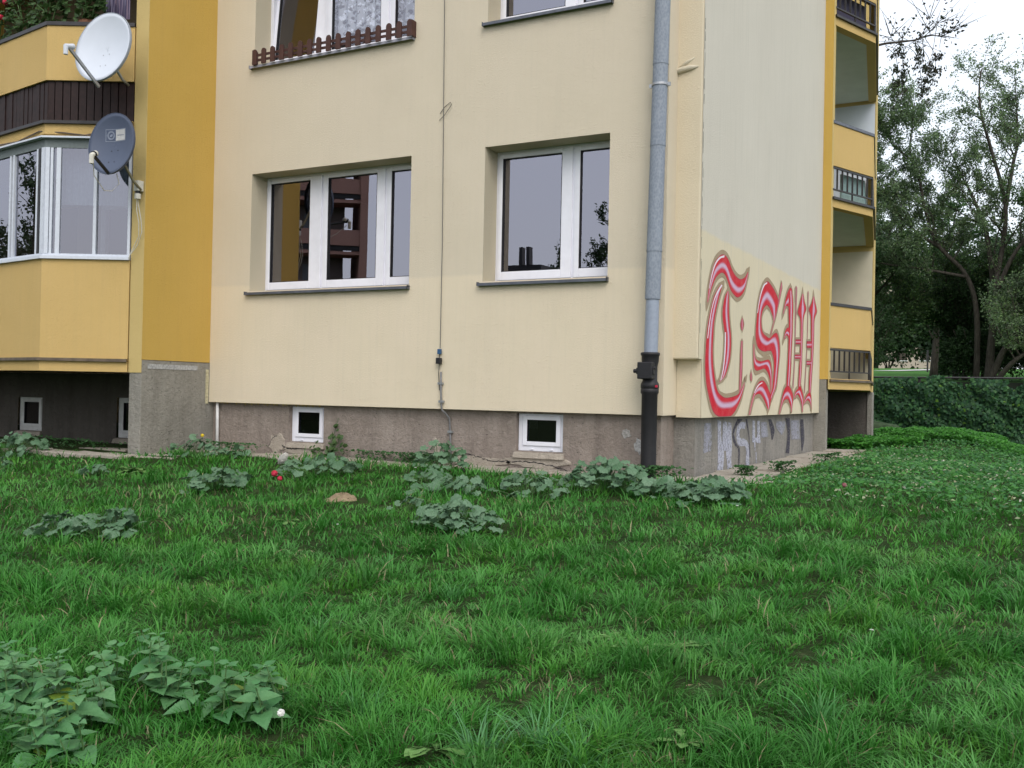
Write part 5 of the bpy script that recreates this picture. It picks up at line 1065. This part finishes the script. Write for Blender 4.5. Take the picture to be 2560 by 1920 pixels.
# climbing weed by the left cellar window
T = empty('climbing_weed', (-4.30, .0, -.60), 'dark leafy weed climbing the plinth to the right of the left cellar window', 'weed'); rg = random.Random(31); m = MB()
stems = [[(0, 0, 0), (.02, .03, .15), (.06, .05, .30), (.10, .06, .46)], [(0, 0, 0), (.1, .0, .1), (.2, .02, .14)], [(-.02, 0, 0), (-.12, -.02, .08), (-.2, 0, .1)], [(.02, 0, 0), (.08, 0, .12), (.16, .02, .25)]]
for s in stems: m.tube(s, .003, 5, False)
m.build('stem', STEMM, T)
for k in range(90):
    s = stems[k % 4]; t = rg.random() * (len(s) - 1); i = int(t); f = t - i; p = Vector(s[i]).lerp(Vector(s[min(i + 1, len(s) - 1)]), f) + Vector((rg.gauss(0, .035), rg.gauss(-.02, .02), rg.gauss(0, .03)))
    put('leaf', GL, T, p, (rg.uniform(-1, 1), -.4, rg.uniform(-.6, .6)), (rg.uniform(-.4, .4), -.8, .6), rg.uniform(.035, .06))

# ================================================================== fence overgrown with creeper
FN = empty('creeper_fence', (0, 17.0, -1.15), 'long metal fence completely overgrown with dark green creeper, its top rail bare in places', 'fence')
def htop(x): return .75 + .05 * np.sin(x * 1.9) + .05 * fan_noise(x, x * 0 + 3, 1.6, 81) + .42 * np.clip((x - 2.45) / .8, 0, 1) * np.clip((4.6 - x) / .8, 0, 1)
MB().tube([(-8, 0, 1.90), (14, 0, 1.94)], .022, 8).build('top_rail', DARKM, FN)
for k in range(9): x = -7.5 + k * 2.6; MB().box(x - .03, x + .03, .02, .08, -.3, 1.9).build('post', DARKM, FN)
MB().box(-8, 14, .10, .12, -.2, 1.82).build('creeper_backing', plain('creeper_backing_shade', (.02, .028, .018), .9), FN)  # dark sheet added behind the creeper; shade between the leaves is its colour
g = np.random.default_rng(13); n = 52000; x = g.uniform(-8, 14, n); z = -1.3 + (htop(x) + 1.3) * g.random(n) ** .9; bul = .14 * fan_noise(x, z, 1.5, 82) + .06 * fan_noise(x, z, 4, 83)
k_ = ~((z > htop(x) - .16) & (fan_noise(x, z * 0, 1.1, 84) > .25)); x, z, bul = x[k_], z[k_], bul[k_]; n = len(x)
y = 16.80 - bul - g.random(n) * .14 - .10 * (z < -.6) * (-.6 - z) * 4 + .1 * (z > htop(x) - .1)
p = np.stack([x, y, z], 1); nr = np.stack([g.normal(0, .4, n), np.full(n, -1.), g.normal(.45, .4, n)], 1); nr /= np.linalg.norm(nr, axis=1)[:, None]
d = np.stack([g.normal(0, .7, n), g.normal(0, .15, n), np.full(n, -1.)], 1); s = np.cross(d, nr); s /= np.linalg.norm(s, axis=1)[:, None]; d = np.cross(nr, s); k_ = (g.uniform(.06, .115, n))[:, None]
V = np.stack([p - d * k_ * .45, p + s * k_ * .42 - d * k_ * .05, p + d * k_ * .6, p - s * k_ * .42 - d * k_ * .05], 1).reshape(-1, 3) - np.array([0, 17.0, -1.15])
T4 = np.array([(.026, .085, .036), (.034, .11, .042), (.045, .13, .048), (.022, .07, .034), (.055, .15, .045), (.03, .09, .042)]); C = T4[np.clip((g.random(n) * 5 + .5 + fan_noise(x, z, 1.4, 85) * 1.2).astype(int), 0, 5)] * g.uniform(.7, 1.3, n)[:, None]
C = np.where((g.random(n) < .012)[:, None], np.array([.12, .26, .03]), C); CC = np.ones((n, 4, 4)); CC[:, :, :3] = C[:, None]
o = npmesh('creeper', V, np.arange(4 * n), np.arange(n) * 4, CC.reshape(-1, 4), LEAFM, FN); o['kind'] = 'stuff'
m = MB(); m.tube([(-2.4, 15.2, -.72), (-1.4, 15.15, -.66), (-.5, 15.1, -.62), (.0, 15.05, -.66), (.16, 15.05, -.72)], [.26, .33, .34, .30, .16], 14); tag(m.build('mossy_log', plain('mossy_bark', (.055, .085, .045), .95, .1, nz=.35, sc=8, bump=.8), None, smooth=True), 'thick moss-covered log lying at the foot of the creeper fence', 'log')

# ================================================================== trees
def leaves_mesh(name, P, D, size, tones, g, parent, drop=.3):
    n = len(P); d = D + g.normal(0, .7, (n, 3)); d[:, 2] -= drop; d /= np.linalg.norm(d, axis=1)[:, None]
    nr = g.normal(0, 1, (n, 3)); nr[:, 2] += .6; s = np.cross(d, nr); s /= np.linalg.norm(s, axis=1)[:, None]
    k = (size * g.uniform(.6, 1.35, n))[:, None]
    V = np.stack([P - d * k * .5, P + s * k * .27, P + d * k * .55, P - s * k * .27], 1).reshape(-1, 3)
    T = np.array(tones); c = np.clip((.5 + .35 * fan_noise(P[:, 0], P[:, 2] + P[:, 1] * .6, .9, 3) + g.normal(0, .22, n)), 0, .999); C = T[(c * len(T)).astype(int)] * g.uniform(.75, 1.25, n)[:, None]
    CC = np.ones((n, 4, 4)); CC[:, :, :3] = C[:, None]
    o = npmesh(name, V, np.arange(4 * n), np.arange(n) * 4, CC.reshape(-1, 4), LEAFM, parent); o['kind'] = 'stuff'; return o
def tree(base, limbs, label, nleaf, size=.10, tones=None, seed=1, nbr=13, blen=(1.2, 2.8), zmin=-9, name='broadleaf_tree', group=None, thin=.0, up=.35, cat='tree', frac0=.3, fan=1.0):
    tones = tones or [(.045, .09, .035), (.06, .12, .04), (.075, .15, .045), (.05, .10, .045), (.09, .17, .05)]
    g = np.random.default_rng(seed); rg = random.Random(seed); T = empty(name, base, label, cat, group); B0 = Vector(base); twigs = []; m = MB(); mt = MB()
    for path, r0 in limbs:
        P = catmull3([Vector(p) for p in path], 4); N = len(P); rad = [r0 * (1 - .86 * (i / (N - 1)) ** .8) for i in range(N)]
        mt.tube([p - B0 for p in P], rad, 9)
        for b in range(nbr):
            t = frac0 + (1 - frac0) * (b + rg.random()) / nbr; i = min(N - 2, int(t * (N - 1))); p = P[i].lerp(P[i + 1], t * (N - 1) - i); dirn = (P[i + 1] - P[i]).normalized()
            q = rg.uniform(0, 2 * PI); side = Vector((math.cos(q) * fan, math.sin(q) * fan, rg.uniform(-.15, .5))); d = (dirn * .45 + side * .8 + Vector((0, 0, up))).normalized()
            Lb = rg.uniform(*blen) * (1.15 - .55 * t); pts = [p]; dd = d.copy()
            for k in range(5): dd = (dd + Vector((rg.gauss(0, .16), rg.gauss(0, .16), rg.gauss(.04, .1)))).normalized(); pts.append(pts[-1] + dd * Lb / 5)
            m.tube([x_ - B0 for x_ in pts], [max(.008, rad[i] * .38) * (1 - .8 * k / 5) for k in range(6)], 5, False)
            for w_ in range(7):
                k = rg.uniform(.8, 5); j = min(4, int(k)); s0 = pts[j].lerp(pts[j + 1], k - j); td = ((pts[j + 1] - pts[j]).normalized() * .6 + Vector((rg.gauss(0, .6), rg.gauss(0, .6), rg.gauss(.0, .5)))).normalized(); Lt = rg.uniform(.35, .95); s1 = s0 + td * Lt
                m.tube([s0 - B0, s1 - B0], [.009, .003], 3, False); twigs.append((s0 - B0, s1 - B0, t))
    mt.build('trunk', BARK, T, smooth=True); m.build('branch', BARK, T)
    A = np.array([tuple(a) for a, b, t in twigs]); E_ = np.array([tuple(b) for a, b, t in twigs]); tt = np.array([t for a, b, t in twigs]); zz = A[:, 2]; wgt = (1 - thin * (zz - zz.min()) / (np.ptp(zz) + 1e-6)) * g.uniform(.25, 1.6, len(A)); wgt = np.clip(wgt, .02, None); wgt /= wgt.sum()
    idx = g.choice(len(A), nleaf, p=wgt); u = g.random((nleaf, 1)); P = A[idx] * (1 - u) + E_[idx] * u + g.normal(0, .085, (nleaf, 3)); Dr = (E_ - A)[idx]; Dr /= np.linalg.norm(Dr, axis=1)[:, None]
    k = (P[:, 2] + base[2] > zmin) | (P[:, 0] + base[0] < -2.45) | (P[:, 0] + base[0] > -.75); P, Dr = P[k], Dr[k]
    leaves_mesh('foliage', P, Dr, size, tones, g, T); return T
def catmull3(P, n):
    Q = [2 * P[0] - P[1]] + P + [2 * P[-1] - P[-2]]; out = []
    for i in range(1, len(Q) - 2):
        a, b, c, d = Q[i - 1:i + 3]
        for k in range(n): t = k / n; out.append(.5 * ((2 * b) + (c - a) * t + (2 * a - 5 * b + 4 * c - d) * t * t + (3 * b - 3 * c + d - a) * t ** 3))
    out.append(P[-1]); return out
TG = [(.12, .175, .095), (.14, .21, .105), (.16, .25, .11), (.13, .185, .115), (.19, .29, .11), (.16, .18, .12)]
tree((1.1, 31.2, .9), [([(1.22, 31.0, .7), (1.35, 31.1, 2.8), (1.46, 31.1, 4.3), (1.48, 31.1, 4.9), (1.64, 31.2, 6.0), (1.7, 31.2, 7.5), (1.24, 31.0, 9.4), (.91, 30.8, 10.6), (.8, 30.7, 11.6), (.86, 30.7, 12.4)], .16),
     ([(1.5, 30.9, 4.3), (1.89, 30.8, 5.3), (2.33, 31.0, 6.1), (3.1, 31.3, 7.2), (3.6, 31.5, 9.2), (3.7, 31.4, 11.6)], .10), ([(1.3, 30.5, .9), (1.8, 30.2, 2.13), (2.4, 30.5, 2.7), (3.4, 30.9, 3.4), (4.6, 31.2, 4.6)], .14),
     ([(1.4, 30.3, .8), (2.2, 29.8, 1.75), (3.2, 30.0, 2.3), (4.6, 30.2, 3.0)], .12), ([(1.62, 31.7, 6.9), (1.92, 31.9, 9.1), (2.05, 32.0, 10.0), (1.95, 31.9, 12.2)], .10),
     ([(1.34, 31.6, 4.5), (1.13, 31.5, 6.2), (.89, 31.3, 7.1), (.53, 31.1, 8.0), (.29, 31.0, 8.5), (-.2, 30.8, 9.6)], .11)],
     'many-stemmed tree behind the creeper fence with low leaning limbs at right', 64000, .086, TG, 21, 21, (1.3, 3.4), thin=.78)
tree((.8, 31.9, .9), [([(.79, 31.9, .7), (.8, 31.9, 2.9), (.67, 31.8, 4.2), (.31, 31.6, 5.1), (-.24, 31.3, 5.7), (-.67, 31.1, 6.3), (-.99, 30.9, 7.4), (-1.12, 30.8, 8.1), (-1.26, 30.7, 8.8), (-1.52, 30.6, 9.6), (-1.46, 30.6, 10.6), (-1.4, 30.6, 11.4)], .12),
     ([(-.5, 31.2, 6.0), (-1.4, 31.0, 6.7), (-2.4, 31.0, 7.9), (-2.9, 31.0, 9.4)], .07), ([(-1.5, 30.6, 9.3), (-2.2, 30.7, 10.0), (-2.6, 30.8, 11.0)], .05), ([(.4, 31.6, 4.9), (-1.0, 31.3, 5.2), (-2.6, 31.0, 5.5), (-3.9, 31.0, 6.2)], .07)],
     'dark leaning tree stem forking up to the left behind the fence', 54000, .086, TG, 22, 20, (1.3, 3.2), thin=.60, zmin=1.9)
def simple_tree(x, y, h, spread, seed, label, n, size=.11, tones=None, zmin=-9, low=.25, group=None, thin=.3, nbr=10, name='broadleaf_tree', cat='tree'):
    rg = random.Random(seed); z = gz(x, y); L = []; k_ = 7
    L.append(([(x, y, z - .2), (x + .1, y, z + h * .3), (x - .1, y, z + h * .6), (x + rg.uniform(-.3, .3), y, z + h * .97)], h * .022 + .03))
    for k in range(k_):
        q = 2 * PI * k / k_ + rg.uniform(-.3, .3); t = low + (.65 - low) * k / k_; c, s = math.cos(q) * spread, math.sin(q) * spread
        L.append(([(x, y, z + h * t), (x + c * .35, y + s * .35, z + h * (t + .10)), (x + c * .7, y + s * .7, z + h * (t + .22)), (x + c * .9, y + s * .9, z + h * (t + .36))], h * .010 + .015))
    return tree((x, y, z), L, label, n, size, tones, seed, nbr, (spread * .35, spread * .75), zmin, name, group, thin, cat=cat, frac0=.2)
DG = [(.026, .055, .022), (.035, .075, .028), (.045, .095, .032), (.035, .065, .035)]
MG = [(.055, .105, .04), (.075, .14, .045), (.095, .175, .05), (.06, .115, .05), (.10, .13, .055)]
BG_ = [(.035, .085, .03), (.05, .12, .04), (.07, .15, .045), (.10, .19, .05)]
grp = 'trees beyond the creeper fence'
for a in ((-3.4, 33.5, 5.4, 2.4, 81, 'middle-sized spreading tree left of the leaning stem', 26000), (-.2, 35.5, 5.0, 2.6, 82, 'spreading tree filling the view behind the leaning stem', 30000), (3.0, 34.5, 5.2, 2.6, 83, 'spreading tree filling the view behind the low limbs', 32000)):
    simple_tree(*a, size=.10, tones=MG, group=grp, zmin=1.95 + .1 * (a[0] < 0), low=.22, thin=.55, nbr=14)
simple_tree(-3.5, 29.0, 5.6, 1.7, 41, 'low dark bushy tree right beside the far end of the building', 18000, .11, DG, low=.02, group=grp)
simple_tree(-4.6, 33, 11.2, 3.4, 42, 'tall tree half hidden behind the right bay', 24000, .092, TG, group=grp, zmin=2.2, thin=.6, nbr=15)
simple_tree(.2, 34.5, 4.2, 1.5, 43, 'short dense tree in the shade behind the many-stemmed one', 18000, .11, DG, low=.05, group=grp)
simple_tree(-1.6, 42, 8.0, 3.4, 44, 'light green tree in the middle distance above the gap', 26000, .13, BG_, group=grp, zmin=3.9, low=.3)
def shrub(x, y, rx, ry, h, n, seed, label, size=.11, tones=None):
    g = np.random.default_rng(seed); z = gz(x, y) - .1; T = empty('shrub', (x, y, z), label, 'shrub', 'shrubs beyond the creeper fence'); m = MB()
    for k in range(9): q = 2 * PI * k / 9; m.tube([(.1 * math.cos(q), .1 * math.sin(q), 0), (rx * .35 * math.cos(q), ry * .35 * math.sin(q), h * .45), (rx * .6 * math.cos(q), ry * .6 * math.sin(q), h * .8)], [.035, .025, .01], 5, False)
    m.build('stem', BARK, T)
    d = g.normal(0, 1, (n, 3)); d[:, 2] = np.abs(d[:, 2]) * 1.1 - .35; d /= np.linalg.norm(d, axis=1)[:, None]; lump = .80 + .16 * fan_noise(d[:, 0] * 2 + seed, d[:, 2] * 2.4, 2.2, 5) + .10 * fan_noise(d[:, 0] * 3, d[:, 1] * 3 + d[:, 2] * 4, 3.0, 6)
    r = lump * (1 - .45 * g.random(n) ** 2); P = d * r[:, None] * np.array([rx, ry, h * .62]); P[:, 2] += h * .36; k_ = P[:, 2] > 0; leaves_mesh('foliage', P[k_], d[k_], size, tones or DG, g, T)
for a in ((-4.1, 31.0, 1.35, 1.2, 3.4, 15000, 91, 'dark shrub low beside the fence at the far left'), (.75, 33.0, 1.5, 1.1, 2.6, 15000, 92, 'dark shrub right of the gap onto the park path'), (2.9, 33.4, 1.6, 1.2, 3.0, 15000, 93, 'dark shrub behind the feet of the leaning stems'), (5.2, 32.6, 1.6, 1.2, 3.2, 13000, 94, 'dark shrub at the right picture edge behind the fence'),
          (-.6, 44, 1.3, 1.2, 2.8, 9000, 95, 'rounded shrub out on the park lawn'), (-7.5, 72, 4.6, 2.5, 6.5, 15000, 96, 'far broad thicket behind the end of the path'), (-.5, 70, 4.2, 2.5, 6.0, 14000, 97, 'far thicket right of the end of the path'), (6.5, 68, 4.2, 2.5, 6.2, 10000, 98, 'far thicket at the right behind the park lawn')):
    shrub(*a, size=.11 if a[1] < 40 else .36)
simple_tree(5.4, 30, 8.0, 3.0, 45, 'bright leafed tree at the right picture edge', 26000, .11, BG_, group=grp, low=.12)
simple_tree(3.4, 41, 7.5, 3.4, 46, 'dark tree deep behind the leaning limbs', 18000, .13, DG, group=grp, low=.05)
simple_tree(-7.5, 46, 8.5, 3.6, 47, 'broad dark tree farther back on the left', 15000, .14, DG, group=grp, low=.1)
simple_tree(.8, 52, 7.5, 3.4, 48, 'dark rounded tree beside the park path', 16000, .17, DG, group=grp, low=.05)
simple_tree(-9.0, 76, 9, 5, 49, 'far dark tree closing the view behind the path', 13000, .2, DG, group=grp, low=.03); simple_tree(-1.5, 84, 9, 6, 50, 'farthest dark tree beyond the park lawn', 13000, .2, DG, group=grp, low=.03)
simple_tree(9.5, 35, 10, 4, 51, 'large tree outside the picture on the right', 10000, .13, TG, group=grp, low=.1)
# drooping branch reaching in from behind the building
NB = []; rg = random.Random(61)
NT = tree((-3.2, 13.5, -.6), [([(-3.2, 13.5, -.8), (-3.1, 13.2, 3), (-2.6, 12.6, 6.2), (-1.5, 12.0, 7.0), (-.9, 11.9, 7.19), (-.08, 12.08, 7.43), (.28, 12.28, 7.50), (.57, 12.43, 7.55), (.87, 12.59, 7.65), (1.14, 12.74, 7.61)], .055)], 'slim tree behind the block sending one twiggy branch past the roofline', 260, .075, [(.03, .045, .025), (.05, .04, .03), (.04, .06, .03)], 61, 8, (.3, .7), frac0=.62, zmin=6.6)
def droop():
    g = np.random.default_rng(9); P = []; m = MB(); B0 = Vector((-3.2, 13.5, -.6))
    strands = [((.05, 12.1, 7.42), (.35, 12.2, 7.2), (.38, 12.2, 6.35), 0), ((.2, 12.2, 7.48), (.62, 12.3, 7.2), (.75, 12.4, 6.35), 1), ((.75, 12.5, 7.6), (.95, 12.6, 7.2), (.92, 12.6, 6.7), 1), ((.55, 12.4, 7.55), (.85, 12.5, 7.1), (.72, 12.4, 6.5), 1), ((.05, 12.1, 7.4), (.25, 12.2, 7.15), (.28, 12.2, 6.6), 1)]
    for a, b, c, w_ in strands:
        pts = catmull3([Vector(a), Vector(b), Vector(c)], 6); m.tube([p - B0 for p in pts], .006, 4, False)
        for k in range(5, len(pts)):
            for cl in range(2):
                if g.random() < .35: continue
                q = pts[k] - B0 + Vector(g.normal(0, .05, 3)); 
                for j in range(26): P.append(tuple(q + Vector(g.normal(0, .042, 3))))
    m.build('hanging_twig', BARK, NT); P = np.array(P); leaves_mesh('seed_cluster', P, np.tile([0, 0, -1.0], (len(P), 1)), .06, [(.035, .03, .025), (.05, .045, .03), (.04, .055, .03)], g, NT)
droop()
# park beyond: pale path, posts, far house
m = MB(); pts = [(-6.6, 52, 0), (-3.4, 60, 0), (-2.2, 70, 0), (-1.6, 76, 0)]; 
for (a, b, _), (c, d, _) in zip([(-5.6, 55, 0), (-4.4, 58.6, 0), (-3.5, 62.3, 0)], [(-4.4, 58.6, 0), (-3.5, 62.3, 0), (-2.9, 66, 0)]):
    m.quad((a - .9, b, gz(a - .9, b) + .03), (a + .9, b, gz(a + .9, b) + .03), (c + .9, d, gz(c + .9, d) + .03), (c - .9, d, gz(c - .9, d) + .03))
tag(m.build('path', PATHM), 'pale paved path crossing the park lawn beyond the fence', kind='structure')
FR = empty('park_goal', (-2.9, 53, gz(-2.9, 53)), 'pair of dark posts with a crossbar standing on the park lawn', 'goal'); MB().tube([(0, 0, 0), (0, 0, 1.3)], .05, 8).build('post', DARKM, FR); MB().tube([(.75, 0, 0), (.75, 0, 1.0)], .04, 8).build('post', DARKM, FR); MB().tube([(0, 0, .9), (.75, 0, .9)], .025, 6).build('crossbar', DARKM, FR)
tag(MB().tube([(-3.3, 64, gz(-3.3, 64)), (-3.3, 64, gz(-3.3, 64) + .75)], .06, 8).build('bollard', WHP), 'small white bollard beside the park path', 'bollard')
def house(x0, x1, y0, y1, z0, zt, wallm, roofm, label, rows, cols, name='distant_house', gable=True):
    H = empty(name, ((x0 + x1) / 2, y0, z0), label, 'house'); cx = (x0 + x1) / 2; hw = (x1 - x0) / 2; d = y1 - y0; h = zt - z0; MB().box(-hw, hw, 0, d, 0, h).build('wall', wallm, H)
    if gable: m = MB(); m.hexa([(-hw - .3, -.3, h), (hw + .3, -.3, h), (hw + .3, d + .3, h), (-hw - .3, d + .3, h)], [(-hw * .7, d / 2 - .1, h + 2.2), (hw * .7, d / 2 - .1, h + 2.2), (hw * .7, d / 2 + .1, h + 2.2), (-hw * .7, d / 2 + .1, h + 2.2)]); m.build('roof', roofm, H)
    for i in range(cols):
        for j in range(rows): a = -hw + (i + .5) * 2 * hw / cols; b = (j + .4) * h / rows; w = MB().box(a - .5, a + .5, -.05, .02, b, b + 1.2).build('window', ROOMD, H); MB().box(a - .6, a + .6, -.08, -.051, b - .1, b).build('sill', PVC2, w)
    return H
house(-16, -4.5, 104, 114, 3.3, 15.5, plain('far_beige_wall', (.50, .42, .35), .9), plain('far_roof', (.25, .15, .12), .9), 'far beige block glimpsed through the leaves', 4, 5, gable=False)

# ================================================================== what the panes mirror (behind and beside the camera)
OP = empty('tower_block', (-33.6, -32.9, -2), 'brick-pink balcony block across the green, seen only as a reflection in the panes', 'building')
OP.rotation_euler = (0, 0, R(-41)); pk = plain('brick_pink_parapet', (.46, .26, .21), .9); pb = plain('shaded_brown_wall', (.17, .14, .13), .9)
bx = lambda x0, x1, y0, y1, z0, z1, n_, m_: MB().box(x0, x1, y0, y1, z0, z1).build(n_, m_, OP)
bx(-16, 2.4, -10, 2.0, 0, 21, 'wall', pb); bx(3.1, 3.5, -3, 3.6, 0, 21, 'side_wall', pk)
for k in range(7):
    z = 1.2 + 2.75 * k; bx(-1, 3.4, 2.0, 3.4, z - .12, z + .05, 'balcony_slab', pk); q = bx(-1.05, 3.45, 3.3, 3.5, z + .35, z + 1.15, 'parapet', pk); bx(-1.02, 3.42, 3.36, 3.4, z + .10, z + .34, 'railing', BLK); bx(.2, 1.6, 2.0, 2.05, z + .9, z + 2.2, 'window', plain('grey_pane%d' % k, (.16, .18, .20), .6) if k == 0 else OPW)
    if k == 0: OPW = bpy.data.materials['grey_pane0']
H = house(-52, -36.5, -84, -74, -3, 12.0, plain('shaded_far_wall', (.07, .07, .075), .9), plain('dark_roof_felt', (.05, .05, .055), .9), 'long dark-roofed block whose chimneys are mirrored in the panes', 3, 6, gable=False)
MB().box(-7.8, 4.5, 1, 9, 15, 15.7).build('roof_parapet', BLK, H)
for x_ in (2.2, 3.0): MB().box(x_, x_ + .35, 8.5, 9.2, 15.7, 17.4).build('chimney', BLK, H)
MB().tube([(-4.5, 9, 15), (-4.5, 9, 28)], .06, 5).build('antenna', BLK, H); MB().tube([(-6.2, 9, 25.5), (-1.8, 9, 25.5)], .05, 5).build('antenna', BLK, H)
for a in ((-16.5, -37, 10.4, 3.0, 71, 'leafy tree mirrored at the edge of the two-light window'), (-33, -10, 9.5, 3.5, 72, 'tree with dark foliage mirrored in the bay glazing'), (-28, -14, 6, 3, 73, 'small tree beside the mirrored one'), (-5, -42, 6.5, 3.5, 74, 'round tree mirrored in the front bay pane'), (4, -46, 6, 4, 75, 'round tree standing behind the viewer')):
    simple_tree(a[0], a[1], a[2], a[3], a[4], a[5], 10000, .16, DG, nbr=6, group='trees behind the viewer')
